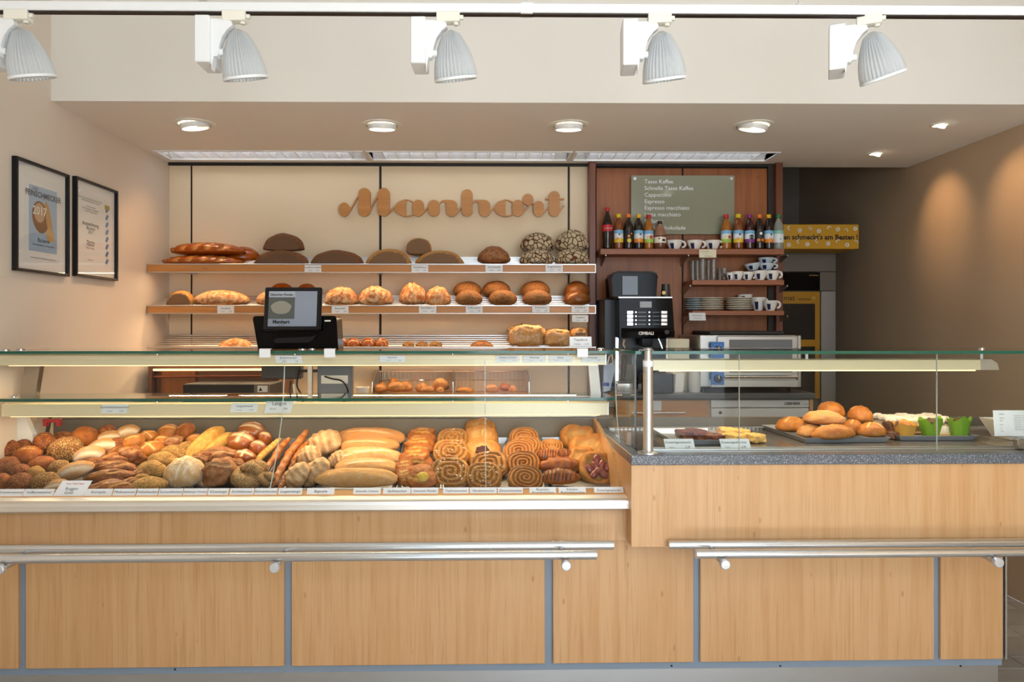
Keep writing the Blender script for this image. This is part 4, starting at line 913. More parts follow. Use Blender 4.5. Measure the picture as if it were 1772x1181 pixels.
# ================================================================== LEFT COUNTER (in the counter frame K)
kx = lambda px, y: X(K, px, y)
kz = lambda py, y, px=700: Z(K, py, y, px)
KL = -1.80                                 # left end of the counter run, at the side wall
V_LED, V_FAS, V_PAN, V_FRM, V_PLI, V_GL = 2.46, 2.50, 2.53, 2.545, 2.57, 2.56
XRL = kx(1086.5, V_FAS)                    # right end of the bread case
zled0, zled1 = kz(886, V_LED), kz(866, V_LED); zfas0 = kz(938.5, V_FAS)
t = T('bread_counter', 'wooden bread display counter with metal front ledge at left', 'counter', K)
t.add('carcass', B(KL, XRL - .002, V_FAS + .02, 3.2, .63, .705, .002), 'cabwood')
t.add('fascia', B(KL, XRL, V_FAS, V_FAS + .02, zfas0, zled0 + .01, .001), 'beech', 'wooden fascia board under the ledge')
pf = [(V_GL + .02, zled1 + .004), (V_LED + .012, zled1), (V_LED + .003, zled1 - .006), (V_LED, zled1 - .016), (V_LED, zled0 + .006), (V_LED + .006, zled0), (V_FAS + .01, zled0), (V_FAS + .01, zled0 + .008), (V_GL + .02, zled0 + .012)]
t.add('ledge', MB().prism(pf, 'x', KL, kx(1092, V_LED)), 'ledge', 'bright rounded metal ledge')
# tag rail: sloping strip behind the cards
ya, za, yb, zb = V_GL - .045, kz(860, V_GL - .045), V_GL - .012, kz(847.5, V_GL - .012)
t.add('card_rail', MB().prism([(ya, zled1), (ya, za), (yb, zb), (yb + .004, zb), (yb + .004, zled1)], 'x', KL, kx(1083, V_GL)), 'beech_h')
t.add('rail_lip', MB().tube([(KL, yb + .002, zb + .002), (kx(1083, V_GL), yb + .002, zb + .002)], .003, 6), 'alu')
# sloping display floor
YD0, YD1 = 2.58, 3.14
def pile_z(y):
    a = (2.62, kz(850, 2.62)); b = (3.08, kz(748, 3.08)); return a[1] + (b[1] - a[1]) * (y - a[0]) / (b[0] - a[0])
SL = math.atan((pile_z(3.08) - pile_z(2.62)) / .46)
DOWN = .046
zd0, zd1 = pile_z(YD0) - DOWN, pile_z(YD1) - DOWN
t.add('display_floor', MB().prism([(YD0, zd0 - .012), (YD0, zd0 - .003), (YD1, zd1 - .003), (YD1, zd1 - .012)], 'x', KL + .01, XRL - .01), 'darktray')
t.add('rear_panel', B(KL, XRL, 3.15, 3.17, .70, .93, .002), mat('rear_panel_grey', '8f8577', .4)); t.add('rear_rail', MB().tube([(KL, 3.16, .935), (XRL, 3.16, .935)], .008, 8), 'alu')
t.add('end_board', MB().prism([(V_FAS + .02, .625), (V_FAS + .02, .72), (2.7, .86), (3.15, .93), (3.15, .625)], 'x', XRL - .016, XRL), 'beech', 'wooden end board')
t.done()
# curved front glass in three panes
prof = [(V_GL, 849.5), (2.652, 786), (2.693, 750), (2.72, 725), (2.74, 690), (2.755, 655), (2.765, 622)]
gp = [(y, kz(p, y, 1060)) for y, p in prof]
xs = [KL, kx(478, 2.65), kx(840, 2.65), kx(1083.5, V_GL)]
for i in range(3):
    t = T('curved_front_glass', 'curved front glass pane of the bread case, %s' % ['left', 'middle', 'right'][i], 'glass pane', K, 'curved front panes of the bread case')
    back = [(y + .005, z - .002) for y, z in reversed(gp)]
    t.add(None, MB().prism(gp + back, 'x', xs[i] + .002, xs[i + 1] - .002), 'glass')
    for xx in ((xs[i] + .0005, xs[i + 1] - .0005) if i == 2 else (xs[i] + .0005,)):
        t.add('edge', MB().prism(gp + back, 'x', xx - .0012, xx + .0012), 'paleedge')
    t.done()
# shelves of the case
def case_shelf(name, label, y0, y1, pyf, xl, xr, xp, py0, py1, vp):
    zt = kz(pyf, y0, 900); t = T(name, label, 'shelf', K, 'glass shelves of the bread case')
    t.add('glass_plate', B(xl, xr, y0 + .001, y1, zt - .0105, zt), 'glass_top'); t.add('glass_edge', B(xl, xr, y0, y0 + .001, zt - .0105, zt), 'glass_edge')
    z1, z0 = kz(py0, vp, 900), kz(py1, vp, 900)
    t.add('light_profile', MB().prism([(vp, z0), (vp + .002, z1), (vp + .03, z1 + .004), (vp + .07, z1 - .004), (vp + .07, z1 - .012), (vp + .02, z0 + .012), (vp + .012, z0)], 'x', xl, xp), 'profile')
    t.add('profile_end', B(xp, xp + .003, vp, vp + .07, z0, z1 + .004), 'alu')
    t.add('led_strip', B(xl + .03, xp - .03, vp + .006, vp + .014, z0 - .0025, z0 - .0005), 'led')
    for px in (268, 508, 783, 984): 
        x = kx(px, vp); t.add('glass_support', MB().lathe([(.005, z1), (.005, zt - .0105)], (x, vp + .02, 0), 10), 'chrome')
    t.done(); area('case_light', tuple(K.M @ Vector(((xl + xp) / 2, vp + .03, z0 - .006))), (0, 0, K.a), xp - xl - .1, .03, 5.6, (1, .73, .45)); return zt, z0
ZT1, _ = case_shelf('top_glass_shelf', 'top glass shelf of the bread case with cream light profile', 2.75, 3.13, 607.5, KL, kx(1064.5, 2.76), kx(1048, 2.80), 615, 632, 2.80)
ZT2, _ = case_shelf('middle_glass_shelf', 'middle glass shelf of the bread case with cream light profile', 2.785, 3.02, 689, KL, kx(1066, 2.785), kx(1052, 2.81), 698.5, 719, 2.81)
t = T('shelf_bracket', 'slanted metal bracket holding the glass shelves at the left', 'bracket', K); 
def stanchion(px_t, py_t, px_b, py_b, v, w=.045):
    a = at(K, px_t, py_t, v - .06); b = at(K, px_b, py_b, v + .02); return MB().prism([(a.x - w / 2, a.z), (a.x + w / 2, a.z), (b.x + w / 2, b.z), (b.x - w / 2, b.z)], 'y', v - .01, v + .02)
t.add('upper_arm', stanchion(43, 632, 55, 690, 2.95, .058), 'bracket'); t.add('lower_arm', stanchion(64, 712, 74, 756, 3.02), 'bracket'); t.done()
t = T('shelf_bracket', 'slanted metal bracket holding the glass shelves at the right end', 'bracket', K)
t.add('upper_arm', stanchion(1030, 632, 1030, 690, 2.95, .04), 'bracket'); t.done()
for i, (px, py, v) in enumerate(((10, 605, 2.85), (36, 604, 2.92), (24, 684, 2.88))):
    p = at(K, px, py, v); z = ZT1 if i < 2 else ZT2
    one('glass_fitting', 'round chrome fitting on the %s glass shelf, %s' % ('top' if i < 2 else 'middle', ['at left frame edge', 'second from the left edge', 'at the left end'][i]), 'fitting', MB().lathe([(.017, 0), (.017, .003), (.010, .007), (0, .008)], (p.x, v, z), 18), 'chrome', K, 'chrome glass fittings')
for i, (px, v) in enumerate(((523, 2.93), (540, 2.97), (1040, 2.9))):
    one('glass_fitting', 'round chrome fitting on the top glass shelf, %s' % ['left of two before the till', 'right of two before the till', 'near the right end'][i], 'fitting', MB().lathe([(.016, 0), (.016, .003), (.010, .007), (0, .008)], (kx(px, v), v, ZT1), 18), 'chrome', K, 'chrome glass fittings')
for i, px in enumerate((458.5, 570.5, 1008)):
    w = 9.5; y = 2.742; x0, x1 = kx(px - w, y), kx(px + w, y); za_, zb_ = kz(605, y), kz(619, y)
    one('shelf_clip', 'white square clip gripping the top glass edge, %s' % ['left below the till', 'right below the till', 'at the right end'][i], 'clip', B(x0, x1, y - .004, y + .001, zb_, za_ + .002, .001).box(x0, x1, y - .004, y + .02, za_, za_ + .003, .001).box(x0, x1, y + .001, y + .006, zb_, ZT1 - .011), 'white', K, 'white shelf clips')
card(K, 986, 583, 1024, 600, 2.80, 'white price card standing on the top glass shelf at right end', tag_lines('Toastbrot', '2,10'), tilt=R(12))
# lower front, frame, panels and plinth
XRR = kx(1739, V_PAN)
zp0 = kz(1150, V_PAN, 886); ztop = zfas0 + .004
t = T('lower_counter_front', 'lower counter front with blue grey frame, wooden panels and metal plinth', 'counter base', K)
t.add('frame', B(KL, XRR, V_FRM, V_FRM + .03, zp0 - .028, .602), 'frame_blue'); t.add('plinth', B(KL, kx(1727, V_PLI), V_PLI, V_PLI + .02, 0, zp0 - .026), 'plinth'); t.add('carcass', B(KL, XRR - .004, V_FRM + .03, 3.15, .06, .59), 'black_m')
t.add('end_strip', B(XRR, XRR + .006, V_PAN - .002, V_FRM + .03, zp0 - .0, .60), 'alu')
for a, b in ((-140, 31), (44, 491.5), (504.5, 943), (957, 1200), (1212, 1616.5), (1628, 1736)):
    t.add('panel', B(max(kx(a, V_PAN), KL), kx(b, V_PAN), V_PAN, V_FRM + .001, zp0, .601, .0015), 'beech')
for px in (303, 1350, 1662, 1162): 
    p = at(K, px, 1159 if px < 800 else 1153, V_FRM); t.add('screw', MB().tube([(p.x, V_FRM + .001, p.z), (p.x, V_FRM - .002, p.z)], .0035, 8), 'black_m')
t.done()
# rails
def rails(side, xa0, xa1, xb0, xb1, arms):
    RV0, RV1, RR = 2.30, 2.40, .0143
    for lab, v, x0, x1, py in (('rear', RV1, xa0, xa1, 951 if side == 'left' else 953.5), ('front', RV0, xb0, xb1, 961.5 if side == 'left' else 966)):
        z = RZ; a = MB().tube([(x0, v, z), (x1, v, z)], RR, 20)
        one('bag_rail', 'round steel bag rail along the %s counter, %s of the pair' % (side, lab), 'rail', a, 'rail', K, 'steel bag rails')
    for i, px in enumerate(arms):
        z = RZ - RR - .0105; v0 = 2.272; p = at(K, px, 981, v0)
        t = T('rail_bracket', 'steel arm with round end cap under the %s rails, %s' % (side, ['at the left frame edge', 'below the bread case middle', 'near the rail end'][i] if side == 'left' else ['near the left rail end', 'at the right frame edge'][i]), 'rail bracket', K, 'rail brackets')
        t.add('arm', MB().tube([(p.x, v0 + .01, z), (p.x, V_PAN - .004, z)], .0095, 14), 'steel')
        t.add('end_cap', MB().lathe([(.0, -.004), (.013, -.0035), (.0155, -.001), (.0155, .012), (.009, .014)], (0, 0, 0), 24).xf(Matrix.Translation((p.x, v0, z)) @ Matrix.Rotation(R(-90), 4, 'X')), 'capmetal')
        t.add('wall_flange', MB().tube([(p.x, V_PAN - .001, z), (p.x, V_PAN - .014, z)], .021, 18), 'chrome'); t.done()
RZ = .5 * (kz(961.5, 2.30, 500) + kz(950.5, 2.40, 500))
rails('left', KL, kx(1061, 2.40), KL, kx(1032, 2.30), (-2, 474.5, 980))
rails('right', kx(1157, 2.40), 2.2, kx(1204, 2.30), 2.2, (1255.5, 1729))

# ================================================================== RIGHT COUNTER
V_R = 2.42; V_GR = 2.41
XR0 = kx(1092.5, V_R); XR1 = 2.3
zg1 = kz(787, V_GR, 1400); zg0 = kz(804.5, V_GR, 1400); zr0 = kz(945.5, V_R, 1400)
t = T('pastry_counter', 'wooden pastry counter with speckled granite edge at right', 'counter', K)
t.add('front_board', B(XR0, XR1, V_R, V_R + .02, zr0, zg0, .001), 'beech'); t.add('end_board', B(XR0, XR0 + .02, V_R + .0205, 3.1, zr0 + .002, zg0), 'beech', 'shaded wooden end board')
t.add('carcass', B(XR0 + .02, XR1, V_R + .02, 3.1, .63, zg0 - .01), 'cabwood')
t.add('granite_edge', B(XR0 - .002, XR1, V_GR, V_GR + .06, zg0, zg1, .002), 'granite', 'speckled grey granite edge'); t.add('granite_return', B(XR0 - .002, XR0 + .035, V_GR + .0605, 3.08, zg0, zg1, .002), 'granite')
t.add('display_plate', B(XR0 + .036, XR1, V_GR + .061, 3.02, zg0, zg1 - .002), 'darktray', 'dark metal display plate')
for v, w in ((2.50, .006), (2.535, .006)): t.add('guide_rail', B(XR0 + .08, XR1, v, v + w, zg1 - .002, zg1 + .005, .001), 'alu')
t.add('rear_rail', B(XR0 + .036, XR1, 3.022, 3.06, zg0, zg1 + .006, .002), 'alu')
pm = MB()
for k in range(90):
    x = XR0 + .06 + k * .0165; pm.box(x, x + .007, 3.020, 3.0225, zg1 - .0, zg1 + .004)
t.add('vent_holes', pm, 'slot', kind='stuff'); t.done()
yb = 3.08; t = T('counter_rear_board', 'low grey board behind the pastry display', 'board', K); t.add(None, B(XR0, XR1, 3.10, 3.115, .5, kz(722, 3.1, 1400), .002), 'oven_grey'); t.done()
# glass
zt = kz(608, 2.47, 1100)
t = T('pastry_glass_top', 'long green edged glass top over the pastry display', 'glass top', K)
xg = kx(1100, 2.47)
t.add('plate', B(xg, XR1, 2.471, 2.86, zt - .0105, zt), 'glass_top'); t.add('edge', B(xg, XR1, 2.470, 2.471, zt - .0105, zt), 'glass_edge'); t.add('edge', B(xg - .001, xg, 2.470, 2.86, zt - .0105, zt), 'glass_edge')
for px in (1397, 1700): t.add('support_pin', MB().lathe([(.005, kz(622, 2.66, 1400)), (.005, zt - .0105)], (kx(px, 2.66), 2.665, 0), 10), 'white')
t.add('fitting', MB().lathe([(.012, 0), (.012, .004), (0, .007)], (kx(1700, 2.66), 2.665, zt), 14), 'chrome'); t.done()
t = T('pastry_side_glass', 'clear side pane with dark edge at the pastry display end', 'glass pane', K)
t.add('pane', B(xg + .002, xg + .009, 2.50, 3.0, zg1 + .002, zt - .0115), 'glass'); t.add('edge', B(xg + .002, xg + .009, 2.498, 2.50, zg1 + .004, zt - .0115), 'glass_dark')
t.add('clip', B(xg - .004, xg + .014, 2.6, 2.63, zg1, zg1 + .05, .002), 'bracket'); t.done()
for i, (a, b) in enumerate(((1127, 1278), (1279, 1620), (1621, 1900))):
    t = T('pastry_front_glass', 'upright front glass pane of the pastry display, %s' % ['left', 'middle', 'right'][i], 'glass pane', K, 'front panes of the pastry display')
    x0, x1 = kx(a, 2.478), min(kx(b, 2.478), XR1); t.add(None, B(x0 + .001, x1 - .001, 2.476, 2.482, zg1 + .001, zt - .01055), 'glass'); t.add('edge', B(x0, x0 + .001, 2.476, 2.482, zg1 + .001, zt - .01055), 'paleedge'); t.done()
p = at(K, 1118.5, 700, 2.47)
t = T('glass_post', 'brushed round metal post at the pastry display corner', 'post', K); t.add('tube', MB().lathe([(.0165, zg1 + .006), (.0165, kz(622, 2.47, 1118))], (p.x, 2.445, 0), 24), 'alu')
t.add('base_flange', MB().lathe([(.034, zg1), (.034, zg1 + .005), (.018, zg1 + .009)], (p.x, 2.445, 0), 24), 'alu'); t.add('white_collar', MB().lathe([(.0175, kz(634, 2.47, 1118)), (.0175, kz(624, 2.47, 1118))], (p.x, 2.445, 0), 24), 'white'); t.add('top_cap', MB().lathe([(.012, kz(622, 2.47, 1118)), (.012, zt + .002), (.015, zt + .004), (.013, zt + .010), (0, zt + .012)], (p.x, 2.445, 0), 24), 'alu'); t.done()
vp = 2.66; z1, z0 = kz(623.5, vp, 1400), kz(641, vp, 1400); xa, xb = kx(1128, vp), kx(1729, vp)
t = T('pastry_light_profile', 'long cream light profile over the pastry display', 'light profile', K)
t.add('profile', MB().prism([(vp, z0), (vp + .002, z1), (vp + .03, z1 + .004), (vp + .07, z1 - .004), (vp + .07, z1 - .012), (vp + .02, z0 + .012), (vp + .012, z0)], 'x', xa, kx(1697, vp)), 'profile')
t.add('end_cap', MB().prism([(kx(1697, vp), z0), (kx(1697, vp), z1 + .002), (kx(1716, vp), z1 + .002), (kx(1726, vp), z1 - .012), (xb, z0)], 'y', vp, vp + .07), 'alu'); t.add('led_strip', B(xa + .03, kx(1690, vp), vp + .006, vp + .016, z0 - .004, z0 - .0005), 'led'); t.done()
area('pastry_light', tuple(K.M @ Vector(((xa + xb) / 2, vp + .03, z0 - .006))), (0, 0, K.a), xb - xa - .1, .03, 3.5, (1, .78, .52))
p = at(K, 1763, 765, 2.50); one('metal_block', 'small brown metal block with screw at right frame edge', 'fitting', B(p.x - .014, p.x + .014, 2.486, 2.51, zg1 + .001, zg1 + .035, .002).tube([(p.x, 2.484, zg1 + .018), (p.x, 2.487, zg1 + .018)], .005, 10), 'bracket', K)
p = at(K, 1768, 694, 2.55); one('glass_clamp', 'square grey clamp on glass at right frame edge', 'fitting', B(p.x - .01, p.x + .02, 2.484, 2.51, p.z - .02, p.z + .02, .002), 'alu', K)
one('square_plate', 'white square plate behind the metal post', 'switch', B(*(lambda a, b: (a.x, b.x, y3 - .004, y3 - .0005, a.z, b.z))(at(W, 1127, 711, y3), at(W, 1144.5, 694, y3)), .001), 'white')  # plain white square set on the drawer front
# ================================================================== BREADS: SHAPES
def spow(c, e): return math.copysign(abs(c) ** e, c)
def loaf(a, b, c, ex=1.0, ez=1.0, scores=(), lump=.05, seed=0, nu=48, nv=22, bottom=.45, point=0.0, bend=0.0, cutx=None, ribs=0, ribd=.0, mfun=None):
    """a bread body a x b x c half sizes: rounded, flattened below, with cuts ((x0,y0,x1,y1,width,depth) in unit plan)"""
    mb = MB(); vs = []; ms = []; rs = Vector((seed * 3.1, seed * 1.7, seed * .9))
    for j in range(nv + 1):
        ph = -math.pi / 2 + math.pi * j / nv
        for i in range(nu):
            th = 2 * math.pi * i / nu
            ux = spow(math.cos(ph), ez) * spow(math.cos(th), ex); uy = spow(math.cos(ph), ez) * spow(math.sin(th), ex); uz = spow(math.sin(ph), ez)
            if uz < 0: uz *= bottom
            if point: uy *= 1 - point * abs(ux) ** 1.6; uz *= 1 - .6 * point * abs(ux) ** 2
            d = 1 + lump * (noise.noise(Vector((ux, uy, uz)) * 1.9 + rs) + .5 * noise.noise(Vector((ux, uy, uz)) * 4.5 + rs) + .22 * noise.noise(Vector((ux, uy, uz)) * 10 + rs)); m = 0.0
            if uz > 0:
                for sx0, sy0, sx1, sy1, w, dep in scores:
                    lx, ly = sx1 - sx0, sy1 - sy0; l2 = lx * lx + ly * ly or 1e-9; t = max(0, min(1, ((ux - sx0) * lx + (uy - sy0) * ly) / l2))
                    q = math.hypot(ux - sx0 - t * lx, uy - sy0 - t * ly) / w
                    if q < 2.2:
                        g = math.exp(-q * q * 1.6); m = max(m, g); d -= dep * g - dep * .7 * math.exp(-(q - 1.25) ** 2 * 6)
                if ribs: k = .5 + .5 * math.cos(ux * ribs * math.pi + uy * 1.2); d += ribd * k; m = max(m, (1 - k) * .5)
            if mfun: m = max(m, mfun(ux, uy, uz))
            x, y, z = a * ux * d, b * uy * d, c * uz * d
            if cutx is not None and y < cutx * b: y = cutx * b; m = 1.0
            if bend: y += bend * a * (ux * ux - .4)
            vs.append((x, y, z)); ms.append(m)
    fs = [(j * nu + i, j * nu + (i + 1) % nu, (j + 1) * nu + (i + 1) % nu, (j + 1) * nu + i) for j in range(nv) for i in range(nu)]
    mb.add(vs, fs); mb.m = {i: m for i, m in enumerate(ms)}; mb.sm = True; return mb
def stick(L, r, seed=0, n=30, k=12, ridge=.10, nr=7, taper=.72, twist=0.0, flat=.85):
    mb = MB(); vs = []; rs = Vector((seed * 2.3, 1, 4))
    for i in range(n + 1):
        u = -1 + 2 * i / n; e = max(0.0, 1 - abs(u) ** 6) ** .5; rr = r * (e if abs(u) < 1 else .02) * (1 - (1 - taper) * u * u)
        rr *= 1 + ridge * math.cos(u * nr * math.pi + seed)
        off = Vector((0, noise.noise(rs + Vector((u * 1.3, 0, 0))) * r * .5, noise.noise(rs + Vector((0, u * 1.3, 0))) * r * .2))
        for q in range(k):
            a = 2 * math.pi * q / k + twist * u; w = 1 + .06 * noise.noise(rs + Vector((u * 5, math.cos(a) * 2, math.sin(a) * 2)))
            vs.append((u * L / 2 + off.x, off.y + rr * w * math.cos(a), off.z + rr * w * math.sin(a) * flat))
    fs = [(i * k + q, i * k + (q + 1) % k, (i + 1) * k + (q + 1) % k, (i + 1) * k + q) for i in range(n) for q in range(k)] + [tuple(range(k)), tuple(range(n * k, n * k + k))]
    mb.add(vs, fs); mb.sm = True
    for i in range(n + 1):
        u = -1 + 2 * i / n; g = max(0, -math.cos(u * nr * math.pi + seed))
        for q in range(k): mb.m[i * k + q] = g * .55 * max(0, math.sin(2 * math.pi * q / k))
    return mb
def spiral(Rr, th, turns=4.2, seed=0, nr=22, na=64, sq=0.0, dome=.45, gap=.35):
    """a coiled pastry: the groove between the turns carries the filling (attribute m)"""
    mb = MB(); vs = [(0, 0, th * (1 + dome * .5))]; ms = [.3]; rs = Vector((seed * 1.3, 7, 2))
    for j in range(1, nr + 1):
        u = j / nr
        for i in range(na):
            a = 2 * math.pi * i / na; f = (abs(math.cos(a)) ** (2 + sq * 3) + abs(math.sin(a)) ** (2 + sq * 3)) ** (-1 / (2 + sq * 3))
            rr = Rr * u * f * (1 + .04 * noise.noise(rs + Vector((math.cos(a), math.sin(a), u)))); p = u * turns - a / (2 * math.pi); p -= math.floor(p)
            g = math.exp(-((p - .5) / gap * 2) ** 2) if p < 1 else 0; k = 1 - g
            z = th * (1 + dome * (1 - u * u) * .5) * (.72 + .28 * k) * (1 if u < .97 else .82); z += th * .08 * noise.noise(rs + Vector((rr * 90 * math.cos(a), rr * 90 * math.sin(a), 0)))
            vs.append((rr * math.cos(a), rr * math.sin(a), z)); ms.append(g)
    o = len(vs)
    for i in range(na):
        a = 2 * math.pi * i / na; f = (abs(math.cos(a)) ** (2 + sq * 3) + abs(math.sin(a)) ** (2 + sq * 3)) ** (-1 / (2 + sq * 3)); vs.append((Rr * 1.04 * f * math.cos(a), Rr * 1.04 * f * math.sin(a), th * .45)); ms.append(0)
    for i in range(na): a = 2 * math.pi * i / na; vs.append((Rr * .93 * math.cos(a), Rr * .93 * math.sin(a), 0)); ms.append(0)
    fs = [(0, 1 + i, 1 + (i + 1) % na) for i in range(na)]
    for j in range(nr - 1):
        b0, b1 = 1 + j * na, 1 + (j + 1) * na; fs += [(b0 + i, b1 + i, b1 + (i + 1) % na, b0 + (i + 1) % na) for i in range(na)]
    b0 = 1 + (nr - 1) * na; fs += [(b0 + i, o + i, o + (i + 1) % na, b0 + (i + 1) % na) for i in range(na)]; fs += [(o + i, o + na + i, o + na + (i + 1) % na, o + (i + 1) % na) for i in range(na)]; fs.append(tuple(range(o + na, o + 2 * na)))
    mb.add([(x, y, z - th * .5) for x, y, z in vs], fs); mb.m = dict(enumerate(ms)); mb.sm = True; return mb
def pastry(Rr, th, seed=0, rim=.25, sq=.3, dip=.5, lump=.13, na=40, nr=12):
    mb = MB(); vs = [(0, 0, th * (1 - dip))]; ms = [.6]; rs = Vector((seed * 1.9, 3, 5))
    for j in range(1, nr + 1):
        u = j / nr
        for i in range(na):
            a = 2 * math.pi * i / na; f = (abs(math.cos(a)) ** (2 + sq * 3) + abs(math.sin(a)) ** (2 + sq * 3)) ** (-1 / (2 + sq * 3)); d = 1 + lump * noise.noise(rs + Vector((math.cos(a) * 1.6, math.sin(a) * 1.6, 0)))
            g = 1 / (1 + math.exp((u - (1 - rim * 1.7)) * 18)); z = th * (1 - dip * g) * math.sqrt(max(0, 1 - max(0, (u - (1 - rim)) / rim) ** 2 * .8)) + th * lump * 1.5 * noise.noise(rs + Vector((u * 4 * math.cos(a), u * 4 * math.sin(a), 1))) + th * .10 * u * math.cos(5 * a + 9 * u + seed) + th * .12 * noise.noise(rs + Vector((u * 11 * math.cos(a), u * 11 * math.sin(a), 3)))
            vs.append((Rr * u * f * d * math.cos(a), Rr * u * f * d * math.sin(a), z)); ms.append(g * .7)
    o = len(vs)
    for i in range(na): a = 2 * math.pi * i / na; vs.append((Rr * .94 * math.cos(a), Rr * .94 * math.sin(a), 0)); ms.append(0)
    fs = [(0, 1 + i, 1 + (i + 1) % na) for i in range(na)]
    for j in range(nr - 1):
        b0, b1 = 1 + j * na, 1 + (j + 1) * na; fs += [(b0 + i, b1 + i, b1 + (i + 1) % na, b0 + (i + 1) % na) for i in range(na)]
    b0 = 1 + (nr - 1) * na; fs += [(b0 + i, o + i, o + (i + 1) % na, b0 + (i + 1) % na) for i in range(na)]; fs.append(tuple(range(o, o + na)))
    mb.add([(x, y, z - th * .5) for x, y, z in vs], fs); mb.m = dict(enumerate(ms)); mb.sm = True; return mb
def crumbs(n, Rr, th, r, seed, sq=1.0):
    rnd = random.Random(seed); mb = MB()
    for _ in range(n):
        a = rnd.random() * 6.28; q = Rr * math.sqrt(rnd.random()) * .92; x, y = q * math.cos(a), q * math.sin(a); z = th * .5 * (1 + .2 * (1 - (q / Rr) ** 2)); s_ = r * (.6 + rnd.random() * .8)
        e = [(s_, 0, 0), (0, s_, 0), (-s_, 0, 0), (0, -s_, 0), (0, 0, s_ * .8), (0, 0, -s_ * .8)]; mb.add([(x + p[0], y + p[1], z + p[2]) for p in e], [(0, 1, 4), (1, 2, 4), (2, 3, 4), (3, 0, 4), (1, 0, 5), (2, 1, 5), (3, 2, 5), (0, 3, 5)])
    return mb
def lattice_x(n, span, depth): return [(-span + 2 * span * k / (n - 1) - .22, -depth, -span + 2 * span * k / (n - 1) + .22, depth, .075, .10) for k in range(n)]
BM = dict(
 rye=bread('crust_rye', '713104', '914809', '643009', 'b58a5a', seed='dcae62', seed_sc=150, seed_d=.30),
 oat=bread('crust_oat', '8c5a21', '744515', '693e13', 'c49a62', seed='d3ad6a', seed_sc=230, seed_d=.45),
 orange=bread('crust_orange', 'a45c10', '8b4509', '7a4111', 'd8ab6a', seed='6e4520', seed_sc=160, seed_d=.26),
 gold=bread('crust_gold', 'b57121', 'a15912', '996526', 'e6bf7c', rough=.45, bumps=.3),
 flour=bread('crust_flour', 'b47e3b', '9f6829', 'b18c5b', 'e8d6bd', flour='e6d5bf', flour_amt=.28, rough=.75),
 korn=bread('crust_korn', '7a3d0a', '955414', '693108', 'c08a4a', seed='e0cfb4', seed_sc=150, seed_d=.16, rough=.32),
 pump=bread('crust_pump', 'c2944e', 'ab7a3c', '9c6d36', 'd8bd84', seed='8a7030', seed_sc=190, seed_d=.40, bumps=.8),
 cheese=bread('crust_cheese', 'd5a650', 'c58f3d', 'b68236', 'f0cf86', seed='b8742c', seed_sc=120, seed_d=.2, bumps=.5),
 pale=bread('crust_pale', 'd2a76e', 'c18f4c', 'c9a069', 'efe2cc', flour='ecdfca', flour_amt=.7, rough=.8),
 rust=bread('crust_rust', '874b1b', '9c6029', '724217', 'c9a47c', flour='c8a684', flour_amt=.3),
 lye=bread('crust_lye', '8a451b', '9c5523', '8d5528', 'e9cfa6', rough=.16, bumps=.1, nsc=25),
 salt=bread('crust_lye_salt', '96501d', 'ab6226', '8d5526', 'd79a55', seed='f4efe6', seed_sc=300, seed_d=.17, rough=.18, bumps=.25),
 knot=bread('crust_seed_knot', 'b98652', 'a26f3c', '97683c', 'cbaa70', seed='dcc189', seed_sc=260, seed_d=.5, bumps=.9),
 twist=bread('crust_twist', 'a6733b', 'b8884d', '90612d', 'e0c49c', flour='e6d0b0', flour_amt=.35),
 ciab=bread('crust_ciabatta', 'cc9856', 'be8643', 'b37d40', 'e8d0ac', flour='e5c8a2', flour_amt=.45, rough=.7),
 ciab2=bread('crust_ciabatta_dark', 'c38441', 'b37030', 'ab7239', 'e2c096', flour='e0b98e', flour_amt=.35, rough=.7),
 glaze=bread('crust_glazed', 'b26412', '964a07', '8f5314', 'dcb050', rough=.2, bumps=.5, nsc=70),
 nut=bread('crust_nut', 'bb7f2e', 'a76621', '975d24', '8f5f2c', seed='ecd9a6', seed_sc=200, seed_d=.26, rough=.4),
 cinn=bread('crust_cinnamon', 'ca8c41', 'ba7630', 'ab6c2b', '7d4a24', rough=.35, bumps=.25),
 plund=bread('crust_plunder', 'c37f2b', 'b16a17', 'a26320', 'e3bb72', rough=.3, nsc=60),
 crois=bread('crust_croissant', 'aa590a', '964600', 'a0540e', '5a3018', rough=.35, bumps=.4),
 glossy=bread('crust_glossy_white', 'b05300', '994300', '954608', 'dca057', rough=.22, bumps=.15, nsc=25),
 cut=bread('crust_cut_rye', '6e3f1c', '80502a', '6b4020', '6e4e33', rough=.7), cut2=bread('crust_cut_gold', 'c38933', 'b06e1c', 'a36722', '7d5c3c', flour='dcc08c', flour_amt=.4),
 crack=bread('crust_cracked', '572308', '622d0c', '572d12', 'c9b48e', crack=('cdbb98', 34), rough=.8), bauer=bread('crust_farm', 'ab560c', 'bc6f20', 'b0783a', 'dcb680', flour='ead2a8', flour_amt=.75),
 seedb=bread('crust_seeded', '864919', '975e24', '76491f', 'c08a4a', seed='d2a463', seed_sc=210, seed_d=.42, bumps=.7), smooth=bread('crust_smooth', '93551f', '7c4418', '855226', 'c08a4a', rough=.3, bumps=.1),
 toast=bread('crust_packed', 'd49341', 'c17726', 'c38943', 'f0d9ae', flour='f0dcb4', flour_amt=.6, nsc=60, rough=.4), bagel=bread('crust_bagel', 'c98a4a', 'b27232', 'b8803f', 'e6c490', rough=.35))
M['jam'] = mat('red_jam', '6f2420', .15, Coat_Weight=.5); M['plum'] = mat('plum_slice', '8a4038', .22, Coat_Weight=.4); M['cherry_jam'] = mat('cherry_filling', '4c1810', .15); M['apple_fill'] = mat('apple_filling', 'c0a240', .2); M['choc'] = mat('chocolate_icing', '3b1d10', .25)
P = {}
